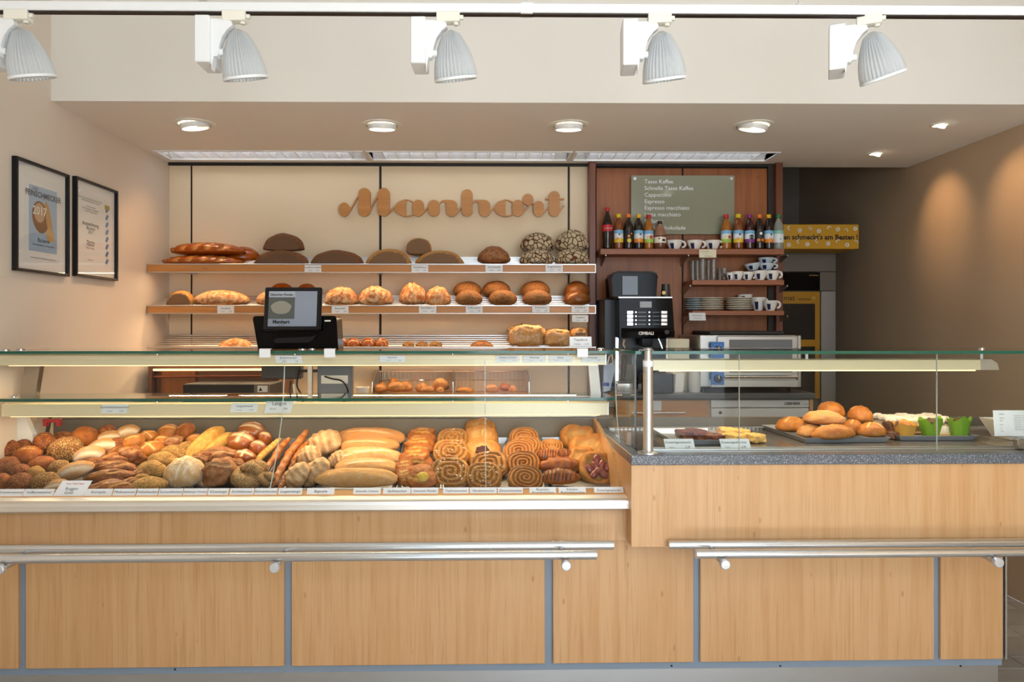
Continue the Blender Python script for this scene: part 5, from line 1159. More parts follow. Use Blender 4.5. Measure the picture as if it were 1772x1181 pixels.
def proto(k, body, m, parts=()):
    lo, hi = body.bb(); P[k] = dict(me=body.mesh(k, [BM[m]], sharp=0), dim=[hi[i] - lo[i] for i in range(3)], parts=[(n, q.mesh(n, mlist(mm)), l) for n, q, mm, l in parts])
for v in range(3):
    proto('rye%d' % v, loaf(.055, .040, .036, lump=.10, seed=v, point=.25), 'rye'); proto('oat%d' % v, loaf(.055, .043, .040, lump=.06, seed=v + 3), 'oat'); proto('orange%d' % v, loaf(.055, .042, .038, lump=.08, seed=v + 6, scores=[(-.6, 0, .6, .1, .1, .08)] if v == 1 else ()), 'orange')
    proto('gold%d' % v, loaf(.055, .042, .040, lump=.05, seed=v + 9, scores=[(-.65, .05, .65, -.05, .12, .10)] if v != 1 else [(-.5, -.5, .5, .5, .09, .07), (-.5, .5, .5, -.5, .09, .07)]), 'gold')
    proto('flour%d' % v, loaf(.06, .036, .032, lump=.06, seed=v + 12, ex=.8, scores=[(-.9, -.55, .9, -.45, .30, .05)], point=.3), 'flour'); proto('korn%d' % v, loaf(.085, .030, .028, lump=.14, seed=v + 15, point=.45, scores=[(-.5, -.2, -.1, .3, .12, .12), (.1, -.2, .5, .3, .12, .12)]), 'korn')
    proto('pump%d' % v, loaf(.056, .036, .033, lump=.07, seed=v + 18, point=.35), 'pump'); proto('rust%d' % v, loaf(.065, .045, .04, lump=.2, seed=v + 21, scores=[(-.8, .1, .6, -.2, .14, .16)]), 'rust')
    proto('lye%d' % v, loaf(.052, .046, .044, lump=.03, seed=v + 24, scores=[(-.6, .1, .6, -.1, .2, .09)] + ([(-.1, -.5, .1, .5, .14, .08)] if v == 0 else [])), 'lye')
    proto('saltstick%d' % v, stick(.26, .024, v, ridge=.12, nr=6), 'salt'); proto('twist%d' % v, loaf(.07, .045, .042, lump=.12, seed=v + 27, ribs=5, ribd=.10), 'twist')
    proto('ciab%d' % v, loaf(.15, .042, .034, ex=.75, lump=.07, seed=v + 30, scores=[(-.5, -.1 * v, .45, .15, .16, .06)] if v else ()), 'ciab'); proto('ciabd%d' % v, loaf(.12, .045, .036, ex=.8, lump=.10, seed=v + 33, scores=[(-.6, .1, .5, -.2, .1, .08)]), 'ciab2')
    proto('turn%d' % v, loaf(.065, .05, .03, ex=.75, lump=.22, seed=v + 36, scores=[(-.6, -.3, .5, -.5, .1, .12), (-.5, .2, .6, .1, .08, .10), (-.4, .55, .4, .5, .08, .08)]), 'glaze')
    proto('nut%d' % v, spiral(.062, .032, 3.6, v, sq=.25), 'nut', [('nut_crumbs', crumbs(34, .058, .036, .0028, v), 'ivory', None)]); proto('cinn%d' % v, spiral(.058, .034, 4.3, v + 5, sq=.15, gap=.5), 'cinn')
    proto('plund%d' % v, pastry(.062, .034, v), 'plund'); proto('crois%d' % v, loaf(.075, .034, .033, lump=.08, seed=v + 40, ribs=5, ribd=.12, point=.2), 'crois')
    q = MB()
    for k in range(9):
        x = -.058 + .0145 * k; e_ = math.sqrt(max(.05, 1 - (x / .080) ** 2)); q.tube([(x + .008 * u_, .037 * e_ * math.sin(u_ * 1.25) * 1.06, .035 * e_ * math.cos(u_ * 1.25) * 1.08) for u_ in [-1 + .25 * w_ for w_ in range(9)]], .0017, 5)
    proto('choc%d' % v, loaf(.078, .036, .034, lump=.08, seed=v + 44, ribs=4, ribd=.08, point=.15), 'crois', [('icing_stripes', q, 'choc', 'dark chocolate stripes')])
    proto('bagel%d' % v, loaf(.05, .05, .03, lump=.06, seed=v + 50), 'bagel')
proto('cheese', loaf(.095, .038, .036, lump=.08, ex=.85, seed=2), 'cheese'); proto('cheesestick', stick(.24, .02, 3, ridge=.06, nr=9), 'cheese'); proto('pale', loaf(.07, .062, .045, lump=.10, seed=4, scores=[(-.1, -.8, .05, .7, .08, .06), (-.6, -.3, -.15, .5, .07, .05), (.25, -.6, .5, .5, .07, .05)]), 'pale')
def knot_m():
    mb = MB(); pts = [(.05 * math.cos(a) * (1 + .1 * math.cos(2 * a)), .036 * math.sin(a), .006 * math.sin(2 * a)) for a in [2 * math.pi * k / 18 * .93 + .25 for k in range(19)]]
    mb.tube(pts, [.016 + .010 * math.sin(math.pi * k / 18) for k in range(19)], 14); o = len(mb.v); mb.tube([(.048, -.012, .014), (.01, .004, .028), (-.03, .014, .020)], [.014, .019, .012], 14); lo = loaf(.04, .03, .018, seed=3); mb.add(lo.v, lo.f); return mb
proto('knot', knot_m(), 'knot')
q = MB()
for k in range(26):
    a = k * 2.4; r_ = .021 * math.sqrt(k / 26); l = loaf(.0075, .007, .006, nu=8, nv=6, seed=k); l.xf(Matrix.Translation((r_ * math.cos(a), r_ * math.sin(a) * .9, .012))); q.add(l.v, l.f)
q.sm = True; proto('cherrytop', pastry(.066, .036, 8, dip=.35), 'plund', [('cherry_filling', q, 'cherry_jam', 'dark cherry filling')]); proto('spot', pastry(.066, .036, 9, dip=.2, lump=.16), 'plund')
q = MB()
for k, (ax_, ay, rot, L) in enumerate(((-.034, -.002, 2.5, .020), (-.004, .032, 1.5, .020), (.034, .002, .6, .020), (-.012, .008, 2.2, .019), (.014, .012, .9, .019), (-.018, -.024, .8, .019), (.016, -.024, 2.3, .019), (.0, -.010, .1, .018))):
    l = loaf(L, L * .72, .009, nu=16, nv=8, seed=k, lump=.12); l.xf(Matrix.Translation((ax_, ay, .011 + .0008 * k)) @ Matrix.Rotation(rot, 4, 'Z')); q.add(l.v, l.f)
q.sm = True; proto('plumflower', pastry(.07, .034, 12, dip=.45, sq=.12), 'plund', [('plum_slices', q, 'plum', 'dark red plum slices')])
q = loaf(.026, .024, .008, seed=5, lump=.12); q.xf(Matrix.Translation((.012, -.012, .024))); proto('appletop', loaf(.066, .056, .028, ex=.8, lump=.2, seed=77, scores=[(-.7, -.2, .2, -.6, .1, .1)]), 'glaze', [('apple_filling', q, 'apple_fill', 'yellow apple filling')])
# shelf breads
sl4 = lattice_x(5, .72, .95)
proto('bread_long', loaf(.24, .07, .055, ex=.85, lump=.03, scores=sl4, seed=1, nu=72), 'glossy'); proto('bread_long2', loaf(.24, .07, .055, ex=.85, lump=.03, scores=sl4, seed=2, nu=72), 'glossy'); proto('bread_glossy', loaf(.10, .08, .065, lump=.03, seed=3), 'glossy')
proto('bread_cut', loaf(.16, .10, .09, lump=.04, cutx=-.6, seed=5, bottom=.12, nu=56), 'cut'); proto('bread_cut2', loaf(.16, .10, .09, lump=.04, cutx=-.6, seed=6, bottom=.12, nu=56), 'cut2'); proto('bread_piece', loaf(.09, .06, .085, lump=.04, cutx=-.6, seed=8, bottom=.3, ex=.6, ez=.8), 'cut2')
proto('bread_farm', loaf(.10, .09, .075, lump=.08, seed=9, scores=[(-.6, 0, .5, .1, .1, .07)]), 'rust'); proto('bread_crack0', loaf(.10, .09, .075, lump=.04, seed=10), 'crack'); proto('bread_crack1', loaf(.10, .09, .075, lump=.04, seed=11), 'crack')
proto('bread_bauer0', loaf(.10, .09, .08, lump=.10, seed=12, bottom=.3, scores=[(-.5, -.1, .5, .1, .12, .1)]), 'bauer'); proto('bread_bauer1', loaf(.10, .09, .08, lump=.12, seed=13, bottom=.3, scores=[(-.1, -.6, .1, .6, .12, .1)]), 'bauer'); proto('bread_stripe', loaf(.17, .09, .075, lump=.03, seed=14, ribs=11, ribd=.025, nu=80), 'bauer')
proto('bread_seed0', loaf(.09, .08, .075, lump=.04, seed=15, bottom=.7), 'seedb'); proto('bread_seed1', loaf(.09, .08, .075, lump=.04, seed=16, bottom=.7), 'seedb'); proto('bread_smooth', loaf(.09, .08, .075, lump=.03, seed=17, bottom=.6), 'smooth'); proto('bread_toast', loaf(.10, .08, .05, ex=.5, ez=.6, lump=.16, seed=18, bottom=.8), 'toast')
def put(k, F, pos, L, Dp, H, rot, label, cat, group=None, name='bread'):
    p = P[k]; sc = (L / p['dim'][0], (Dp or L * p['dim'][1] / p['dim'][0]) / p['dim'][1], (H or L * p['dim'][2] / p['dim'][0]) / p['dim'][2])
    o = bpy.data.objects.new(name, p['me']); COL.objects.link(o); o.matrix_world = F.M @ Matrix.LocRotScale(pos, rot, Vector(sc)); props(o, label, cat, group)
    for n, me, l in p['parts']:
        c = bpy.data.objects.new(n, me); COL.objects.link(c); c.parent = o; props(c, l)
    return o
# ------------------------------------------------------------------ breads on the wall shelves: kind, left, right, top, bottom, depth, label
SHB = [('bread_long', 297, 425, 420, 443.5, 4.20, 'long glossy slashed white loaf on top of its stack, top shelf'), ('bread_long2', 283, 423, 441, 462, 4.17, 'long glossy slashed white loaf at the bottom of its stack, top shelf'), ('bread_glossy', 388, 450, 427, 458, 4.30, 'rounded glossy loaf end behind the long white loaves'),
 ('bread_cut', 456, 527, 404, 435, 4.24, 'dark half rye loaf lying on another, cut face forward, top shelf'), ('bread_cut', 440, 535, 433, 461, 4.19, 'dark half rye loaf under the other half, top shelf'), ('bread_cut', 537, 630, 433, 461, 4.19, 'dark cut rye loaf without anything on it, top shelf'),
 ('bread_cut2', 633, 713, 431, 460, 4.19, 'floury yellow crusted cut loaf, left of the pair, top shelf'), ('bread_piece', 703.5, 746.5, 413, 442, 4.27, 'small square cut bread piece on the yellow crusted loaves'), ('bread_cut2', 718, 804, 434, 460, 4.19, 'floury yellow crusted cut loaf, right of the pair, top shelf'), ('bread_farm', 826, 884, 426, 459, 4.19, 'rustic brown round loaf standing alone on the top shelf'),
 ('bread_crack1', 900, 960, 402.5, 439, 4.26, 'cracked floury rye round, upper left of four'), ('bread_crack0', 960.5, 1019, 398, 439, 4.26, 'cracked floury rye round, upper right of four'), ('bread_crack0', 899, 959, 431, 461, 4.17, 'cracked floury rye round, lower left of four'), ('bread_crack1', 959.5, 1020, 430, 461, 4.17, 'cracked floury rye round, lower right of four'),
 ('bread_cut2', 289, 339, 503, 531, 4.18, 'cut loaf end with pale face at left end, middle shelf'), ('bread_stripe', 337, 432, 502, 531, 4.19, 'long striped brown loaf, middle shelf left'), ('bread_stripe', 445, 500, 503, 531, 4.19, 'striped brown loaf mostly hidden behind the till screen'), ('bread_glossy', 466, 510, 490, 520, 4.30, 'loaf peeping over the till screen, left of two'), ('bread_glossy', 512, 550, 491, 520, 4.30, 'loaf peeping over the till screen, right of two'),
 ('bread_bauer0', 562.5, 621, 496, 530, 4.18, 'floury golden farmhouse loaf right of the till screen, middle shelf'), ('bread_bauer1', 620, 681, 494.5, 530, 4.18, 'floury golden farmhouse loaf, second right of the till screen'), ('bread_bauer1', 691, 739, 488, 530, 4.20, 'tall knobbly farmhouse loaf with a pale patch, middle shelf'), ('bread_bauer0', 736, 780, 495, 530, 4.17, 'small pale golden farmhouse loaf beside the knobbly one'),
 ('bread_seed0', 784, 834, 487, 518, 4.26, 'seeded round loaf, rear of first seeded pair, middle shelf'), ('bread_seed1', 788, 835, 502, 530, 4.16, 'seeded round loaf, front of first seeded pair, middle shelf'), ('bread_seed0', 834, 884, 486, 518, 4.26, 'seeded round loaf, rear of second seeded pair, middle shelf'), ('bread_seed1', 845, 895, 502, 530, 4.16, 'seeded round loaf, front of second seeded pair, middle shelf'),
 ('bread_seed0', 901, 952, 486, 518, 4.26, 'seeded round loaf, rear of third seeded pair, middle shelf'), ('bread_seed1', 904, 955, 502, 530, 4.16, 'seeded round loaf, front of third seeded pair, middle shelf'), ('bread_smooth', 976, 1021, 486, 520, 4.26, 'smooth brown round loaf, rear at right end, middle shelf'), ('bread_smooth', 975, 1022, 503, 530, 4.16, 'smooth brown round loaf, front at right end, middle shelf'),
 ('bread_bauer0', 377, 441, 585, 614, 4.18, 'golden farmhouse loaf left of the till, lowest shelf'), ('bread_farm', 810, 858, 589.5, 612, 4.18, 'low dark brown loaf alone on the lowest shelf')]
for i, (a, b) in enumerate(((585, 602), (599, 625), (624, 650), (648, 673))): SHB.append(('lye%d' % (i % 3), a, b, 585, 607, 4.17, 'small brown pretzel bun right of the till, %s' % ordw(i, 4)))
for i, (a, b) in enumerate(((695, 719), (718, 743), (741, 767))): SHB.append(('nut0' if False else 'oat%d' % i, a, b, 591, 607, 4.17, 'small crumb topped roll on the lowest shelf, %s' % ordw(i, 3)))
for k, a, b, t0, b0, yl, lab in SHB:
    p = at(W, (a + b) / 2, (t0 + b0) / 2, yl); L = (b - a) * PS(yl); H = (b0 - t0) * PS(yl); dm = P[k]['dim']; p_mid = p
    lo_z = min(v.co.z for v in P[k]['me'].vertices); hi_z = max(v.co.z for v in P[k]['me'].vertices); p.z -= H * ((hi_z + lo_z) / 2) / (hi_z - lo_z)
    lo_y = min(v.co.y for v in P[k]['me'].vertices)
    put(k, W, p, L, min(L, .19) if 'cut' not in k else .11, H, Euler((0, 0, 0)).to_quaternion(), lab, 'bread', name='bread_loaf' if L > .1 else 'bread_roll')
for i, (a, b, t0, b0, l) in enumerate(((879, 945, 564, 603, 'left of three, largest'), (938, 990, 571, 603, 'middle of three'), (986, 1017, 569, 600, 'right of three, smallest'))):
    yl = 4.17; p = at(W, (a + b) / 2, (t0 + b0) / 2, yl); L = (b - a) * PS(yl); H = (b0 - t0) * PS(yl)
    o = put('bread_toast', W, p, L, .16, H, Euler((0, 0, 0)).to_quaternion(), 'bread packed in clear plastic on the lowest shelf, ' + l, 'packed bread', name='packed_bread')
    bag = loaf(.104, .084, .053, ex=.5, ez=.6, lump=.22, seed=19 + i, bottom=.8); c = bpy.data.objects.new('plastic_bag', bag.mesh('plastic_bag', [M['film']], sharp=0)); COL.objects.link(c); c.parent = o; c['label'] = 'clear plastic bag'
    if i == 2:
        for q_ in range(3):
            e = B(-.06, .06, -.0875, -.085, -.03 + q_ * .022, -.018 + q_ * .022); c = bpy.data.objects.new('printed_band', e.mesh('printed_band', [mat('brown_print', '6b3d24', .5)])); COL.objects.link(c); c.parent = o
# rolls in the wire dividers
BK = [(645, 670, 668, 682, 4.12, 'bagel0'), (655, 668, 664, 678, 4.2, 'bagel1'), (670, 702, 664, 682, 4.12, 'bagel2'), (673, 690, 657, 674, 4.22, 'bagel1'), (690, 715, 664, 682, 4.15, 'bagel0'), (718, 742, 666, 682, 4.16, 'bagel1'), (728, 752, 670, 682, 4.1, 'bagel2'), (748, 777, 659, 682, 4.15, 'bagel0'), (753, 770, 672, 683, 4.09, 'bagel1'), (788, 820, 672, 683, 4.12, 'bagel2'), (838, 864, 668, 683, 4.13, 'bagel1'), (864, 885, 666, 680, 4.2, 'lye1'), (880, 896, 670, 683, 4.12, 'bagel0')]
for i, (a, b, t0, b0, yl, k) in enumerate(BK):
    p = at(W, (a + b) / 2, (t0 + b0) / 2, yl); s_ = PS(yl)
    put(k, W, p, (b - a) * s_, .085, (b0 - t0) * s_, Euler((0, 0, 0)).to_quaternion(), 'round glazed roll behind the glass, %s in the %s wire bay' % ((ordw(i, 9), 'left') if i < 9 else (ordw(i - 9, 4), 'right')), 'roll', 'rolls in the wire dividers', 'bread_roll')
# ================================================================== BREADS IN THE GLASS CASE: kind, x, y, width, height, angle, tilt
def yv(py): return 2.62 + (850 - py) / (850 - 748) * .46
CASE = [
 # dark grain rolls at left
 ('rye0', 46, 755, 53, 26, 5), ('rye1', 79, 771, 40, 34, 10), ('rye2', 110, 757, 34, 16, 0), ('orange0', 146, 761, 46, 34, 10), ('oat0', 114, 784, 55, 42, 12), ('rye2', 15, 779, 38, 28, 0), ('orange1', 48, 791, 47, 30, 8), ('rye0', 14, 809, 38, 30, 5), ('rye1', 42, 771, 30, 16, 0),
 ('orange2', 72, 806, 46, 24, 12), ('oat1', 102, 811, 36, 22, 10), ('pump0', 62, 821, 30, 22, 0), ('rye2', 36, 818, 32, 24, 0), ('rye1', 37, 836, 44, 26, 0), ('oat2', 78, 835, 46, 26, 12), ('orange0', 4, 836, 30, 26, 0), ('rye0', 2, 757, 26, 20, 0),
 # floury split rolls
 ('flour0', 154, 790, 54, 27, 12), ('flour1', 130, 817, 66, 26, 17), ('flour2', 97, 841, 40, 14, 12), ('rye1', 187, 750, 36, 22, 0), ('flour0', 220, 752, 44, 24, 20), ('flour2', 184, 772, 58, 20, 4), ('flour1', 188, 758, 44, 16, 10),
 # golden rolls
 ('gold0', 232, 769, 42, 27, 25), ('gold1', 257, 758, 34, 20, 0), ('gold1', 262, 781, 44, 28, 5), ('gold2', 292, 750, 36, 24, 10), ('gold0', 281, 767, 28, 22, 20), ('rust0', 300, 768, 36, 22, 15), ('orange1', 323, 750, 34, 28, 40), ('gold2', 337, 763, 28, 18, 15), ('rye0', 163, 805, 40, 20, 0), ('rye2', 205, 770, 44, 20, 0),
 # glazed grain sticks
 ('korn0', 227, 790, 58, 30, -12), ('korn1', 200, 796, 58, 18, 0), ('korn2', 206, 785, 52, 16, 4), ('korn0', 201, 811, 78, 20, -5), ('korn1', 190, 827, 86, 23, 5), ('korn2', 192, 844, 78, 14, 0), ('korn0', 224, 838, 42, 15, 6), ('korn2', 243, 822, 40, 16, 20),
 # pale seed rolls
 ('pump0', 264, 816, 51, 30, -8), ('pump1', 283, 799, 53, 25, -6), ('pump2', 305, 786, 51, 24, -10), ('pump0', 323, 778, 32, 22, -10), ('pump1', 257, 840, 64, 18, 3), ('pump2', 246, 829, 28, 14, 0),
 ('cheese', 352, 773, 72, 29, 54), ('cheese', 377, 772, 52, 20, 48), ('pale', 320, 821, 64, 46, -4), ('rust1', 381, 819, 64, 42, 10), ('rust2', 381, 791, 72, 28, 0), ('rust0', 345, 797, 30, 18, 0), ('lye0', 423, 792, 38, 22, -5), ('lye0', 419, 768, 47, 34, -6), ('lye1', 436, 750, 45, 30, -4), ('lye2', 447, 778, 28, 27, 0), ('lye1', 459, 762, 24, 26, 0), ('rust1', 405, 806, 40, 20, 0),
 ('knot', 435, 822, 63, 46, 10), ('knot', 462, 829, 30, 22, -20), ('cheesestick', 462, 781, 52, 12, 50), ('saltstick0', 478, 789, 62, 15, 63), ('saltstick1', 487, 811, 58, 13, 73), ('saltstick2', 506, 783, 76, 16, 66), ('saltstick1', 516, 788, 46, 12, 66), ('saltstick0', 492, 832, 30, 12, 70),
 ('twist0', 563, 771, 56, 40, 15), ('twist1', 537, 793, 40, 36, 20), ('twist2', 517, 826, 50, 36, 40), ('twist0', 548, 820, 56, 34, 40), ('twist1', 587, 797, 34, 26, 20),
 # long pale ciabattas
 ('ciab0', 616, 829, 136, 28, 0), ('ciab1', 634, 810, 102, 26, 0), ('ciab2', 643, 792, 104, 28, -3), ('ciabd0', 638, 775, 98, 28, 2), ('ciabd1', 640, 758, 112, 28, 0), ('ciab1', 600, 799, 44, 22, 15),
]
DESC = {'rye': 'dark seeded rye roll', 'oat': 'oat crusted brown roll', 'orange': 'golden brown grain roll', 'flour': 'floury split roll with pale side', 'gold': 'plain golden wheat roll', 'rust': 'rustic brown twisted roll', 'korn': 'glazed brown grain stick', 'pump': 'pale seed crusted roll', 'cheese': 'long yellow cheese roll', 'pale': 'pale floury flat loaf', 'lye': 'shiny split lye roll', 'knot': 'seeded knot roll', 'cheesestick': 'pale cheese stick', 'saltstick': 'shiny salted lye stick', 'twist': 'floury twisted brown loaf', 'ciab': 'long pale ciabatta', 'ciabd': 'long reddish ciabatta',
        'turn': 'glazed apple turnover', 'appletop': 'glazed pastry with yellow apple filling', 'nut': 'nut sprinkled spiral pastry', 'cherrytop': 'round pastry with dark cherry centre', 'spot': 'round pastry with small fruit spots', 'cinn': 'cinnamon spiral bun', 'choc': 'chocolate striped croissant', 'crois': 'plain flaky croissant', 'plund': 'golden folded pastry', 'plumflower': 'round pastry with plum flower'}
PAST = [
 ('turn0', 731, 757, 48, 28, 0, 40), ('turn1', 726, 774, 52, 28, 5, 45), ('turn2', 719, 797, 56, 36, 8, 45), ('appletop', 727, 826, 54, 40, 0, 50), ('turn1', 702, 826, 30, 34, 20, 50), ('turn0', 700, 812, 34, 30, 10, 45),
 ('nut0', 784, 763, 52, 34, 0, 45), ('nut1', 781, 785, 60, 38, 0, 45), ('nut2', 779, 821, 64, 50, 0, 55),
 ('spot', 831, 744, 52, 36, 0, 50), ('spot', 832, 759, 56, 44, 5, 52), ('cherrytop', 835, 783, 62, 46, 0, 52), ('nut0', 846, 807, 62, 40, 8, 55), ('nut1', 838, 826, 58, 44, 0, 55),
 ('cinn0', 907, 762, 50, 38, 0, 55), ('cinn1', 910, 774, 48, 34, -6, 52), ('cinn2', 898, 784, 52, 38, 6, 55), ('cinn0', 905, 805, 57, 42, 0, 58), ('cinn1', 909, 830, 58, 32, -8, 55),
 ('cinn2', 954, 776, 40, 22, 0, 25), ('choc0', 948, 792, 48, 22, 0, 15), ('choc2', 978, 790, 34, 20, 0, 20), ('crois0', 968, 807, 66, 26, 2, 15), ('choc1', 968, 829, 72, 28, 0, 15),
 ('plund0', 1001, 758, 60, 34, -8, 45), ('plund1', 1020, 776, 66, 40, 8, 48), ('plund2', 1008, 795, 50, 40, 20, 50), ('plumflower', 1035, 812, 62, 60, 0, 62),
]
KQ = [(k, x, y, w, h, a, None) for k, x, y, w, h, a in CASE] + PAST
def row(py): return 'front row' if py >= 815 else 'second row' if py >= 792 else 'third row' if py >= 770 else 'back row'
grp = {}
for e in KQ:
    k = e[0].rstrip('0123456789'); grp.setdefault((k, row(e[2])), []).append(e)
for (k, r_), es in grp.items():
    es.sort(key=lambda e: e[1])
    for i, (kk, px, py, w, h, ang, tilt) in enumerate(es):
        y = yv(py); s_ = PS(y); L = w * s_ * 1.07; H = h * s_ * 1.07
        lab = '%s in the case, %s%s' % (DESC[k], r_, '' if len(es) == 1 else ', ' + ordw(i, len(es)))
        if len(es) > 1: lab += ' of its kind'
        dm = P[kk]['dim']; pos = at(K, px, py, y)
        if k in ('nut', 'cinn', 'spot', 'cherrytop', 'plund', 'plumflower', 'appletop', 'turn'):
            rot = Euler((R(tilt), 0, 0)).to_matrix() @ Euler((0, 0, R(ang))).to_matrix(); D_ = min(1.25, max(.8, H / math.sin(R(tilt + 6)) / L)) * L; Hh = L * dm[2] / dm[0]
        elif abs(ang) > 35 and k not in ('twist', 'orange'):
            tt = R(38 + 5); psi = math.atan(math.tan(R(ang)) / math.sin(tt)); f = math.hypot(math.cos(psi), math.sin(psi) * math.sin(tt)); L = L / f
            rot = Euler((R(38), 0, 0)).to_matrix() @ Euler((0, 0, psi)).to_matrix(); D_ = H * 1.1; Hh = H
        else:
            tl = 34 if tilt is None else tilt; rot = Euler((0, -R(ang), 0)).to_matrix() @ Euler((R(tl), 0, 0)).to_matrix(); D_ = min(H * 1.25, L * 1.0); Hh = H * .88
            D_ = max(D_, min(L * .62, .075))
        o = put(kk, K, pos, L, D_, Hh, rot.to_quaternion(), lab, 'pastry' if k in ('turn', 'appletop', 'nut', 'cherrytop', 'spot', 'cinn', 'choc', 'crois', 'plund', 'plumflower') else 'bread', None,
                'pastry' if k in ('turn', 'appletop', 'nut', 'cherrytop', 'spot', 'cinn', 'plund', 'plumflower') else 'croissant' if k in ('choc', 'crois') else 'bread_stick' if 'stick' in k else 'ciabatta' if k.startswith('ciab') else 'bread_roll')
# baking trays on the sloping floor of the case
def sheet_tray(F, Mx, L, D_, label, h=.022, m='tray', group=None, cat='tray'):
    t = T('baking_tray', label, cat, F, group); e = .010
    mb = MB(); a, b = L / 2, D_ / 2
    o = mb.add([(-a + e, -b + e, 0), (a - e, -b + e, 0), (a - e, b - e, 0), (-a + e, b - e, 0), (-a, -b, h), (a, -b, h), (a, b, h), (-a, b, h), (-a - .005, -b - .005, h), (a + .005, -b - .005, h), (a + .005, b + .005, h), (-a - .005, b + .005, h),
                (-a + e, -b + e, -.001), (a - e, -b + e, -.001), (a - e, b - e, -.001), (-a + e, b - e, -.001), (-a - .001, -b - .001, h - .001), (a + .001, -b - .001, h - .001), (a + .001, b + .001, h - .001), (-a - .001, b + .001, h - .001)],
               [(0, 1, 2, 3), (15, 14, 13, 12)] + [(i, (i + 1) % 4, 4 + (i + 1) % 4, 4 + i) for i in range(4)] + [(4 + i, 4 + (i + 1) % 4, 8 + (i + 1) % 4, 8 + i) for i in range(4)] + [(12 + i, 16 + i, 16 + (i + 1) % 4, 12 + (i + 1) % 4) for i in range(4)] + [(8 + i, 8 + (i + 1) % 4, 16 + (i + 1) % 4, 16 + i) for i in range(4)])
    t.add(None, mb.xf(Mx), m); t.org = tuple(Mx @ Vector((0, 0, 0))); return t.done()
edges = [-60, 90, 245, 345, 470, 560, 692, 768, 885, 945, 1072]
for i in range(len(edges) - 1):
    ya, yb_ = 2.60, 3.08; yc = (ya + yb_) / 2
    x0, x1 = max(kx(edges[i], yc), KL + .03), kx(edges[i + 1], yc); zc_ = (pile_z(ya) + pile_z(yb_)) / 2 - DOWN + .0015
    Mx = Matrix.Translation(((x0 + x1) / 2, yc, zc_)) @ Matrix.Rotation(SL, 4, 'X')
    sheet_tray(K, Mx, x1 - x0 - .014, (yb_ - ya) / math.cos(SL), 'metal baking tray under the breads of the case, %s' % ordw(i, 10), group='baking trays in the bread case')
# card labels of the case
CT = [(-6, 37.5, 'Kürbiskernsemmel'), (38, 90.5, 'Vollkornsemmel'), (143.5, 192, 'Kornspitz'), (193.5, 233, 'Mohnsemmel'), (234, 271.5, 'Dinkelweckerl'), (272.5, 314, 'Sonnenblumen'), (315, 357, 'Salzburger Knoten'), (358, 394, 'Käsestange'), (396, 438, 'Kürbisknoten'), (439, 478.5, 'Körnerknoten'), (480, 522, 'Laugenstange'), (529.5, 578, 'Baguette'), (610, 658.5, 'Steinofen Ciabatta'), (662, 710.5, 'Apfeltaschen'), (711, 758.5, 'Dänischer Plunder'), (766, 811.5, 'Topfenschnecken'), (812.5, 860, 'Mandelschnecken'), (861, 905.5, 'Zimtschnecken'), (916, 963, 'Rosinen-|Franzbrötchen'), (967, 1015, 'Schoko-|Butterhörnchen'), (1028.5, 1080, 'Zwetschgenplunder')]
yc_ = V_GL - .036
for i, (a, b, n) in enumerate(CT):
    ls = [(q_, .5, .42 if '|' not in n else .28 + .4 * j, .44 if len(n) < 15 or '|' in n else .36) for j, q_ in enumerate(n.split('|'))]
    card(K, a + .4, 848.6 - .0035 * (a), b - .4, 860.6 - .0035 * (a), yc_, 'white name card reading %s along the case front' % n.replace('|', ' '), ls, tilt=R(37), shear=.2, cat='name card', name='name_card')
card(K, 91, 835, 143, 859, yc_ - .004, 'large white handwritten card reading Roggen Gold at case front', (('Neu! Neu! Neu!', .5, .2, .17, 'red_ink'), ('Roggen', .48, .52, .27), ('Gold', .46, .78, .27)), tilt=R(30), shear=.2, lean=.35, cat='name card', name='name_card')
# price cards on the light profiles
for i, (a, b, n) in enumerate(((478, 524, 'Butterhörnchen'), (657, 701, 'Nuss-Ecke'), (858, 899, 'Schinken Croissant'), (905, 945, 'Pizzazunge'), (950, 990, 'Brezel'), (1006, 1044, 'Käsestange'))):
    card(K, a, 615.5, b, 627 if i else 629, 2.795, 'white price card on the upper light profile, %s' % ordw(i, 6), tag_lines(n, '1,80'), group='price cards on the light profiles', lean=-.2 if i == 0 else 0)
for i, (a, b, t0, b0, n) in enumerate(((174, 219, 700, 716, 'Sonnenblumensemmel'), (398, 444, 698, 714, 'Laugenbrezel'), (457, 503, 694, 715, 'Langen'))):
    card(K, a, t0, b, b0, 2.803, 'white price card on the lower light profile, %s' % ordw(i, 3), tag_lines(n, '0,90') if i < 2 else (('Langen', .5, .2, .42), ('Stück', .3, .65, .24, 'grey_ink'), ('0,90', .75, .65, .24)), group='price cards on the light profiles', lean=.2)

# ================================================================== PASTRY DISPLAY
zq = zg1 - .0012
def on(px, py): return atz(K, px, py, zq)
def flat_tray(pl, pr_, pf, pb, label, h=.022):
    a = on(pl, pf); b = on(pr_, pf); yb__ = on((pl + pr_) / 2, pb).y
    return sheet_tray(K, Matrix.Translation(((a.x + b.x) / 2, (a.y + yb__) / 2, zq + .0015)), b.x - a.x - .02, yb__ - a.y, label), a, b, yb__
sheet_tray(K, Matrix.Translation(((kx(1163, 2.62) + kx(1270, 2.62)) / 2, 2.76, zq + .0015)), .22, .30, 'metal tray with dark plum cake on the pastry display', h=.018, m='tray_light')
_t2 = sheet_tray(K, Matrix.Translation((kx(1452, 2.70), 2.83, zq + .0015)) @ Matrix.Rotation(R(2), 4, 'Z'), kx(1531, 2.64) - kx(1402, 2.64) + .045, .36, 'metal tray with golden rolls on the pastry display', h=.018, m='tray_light')
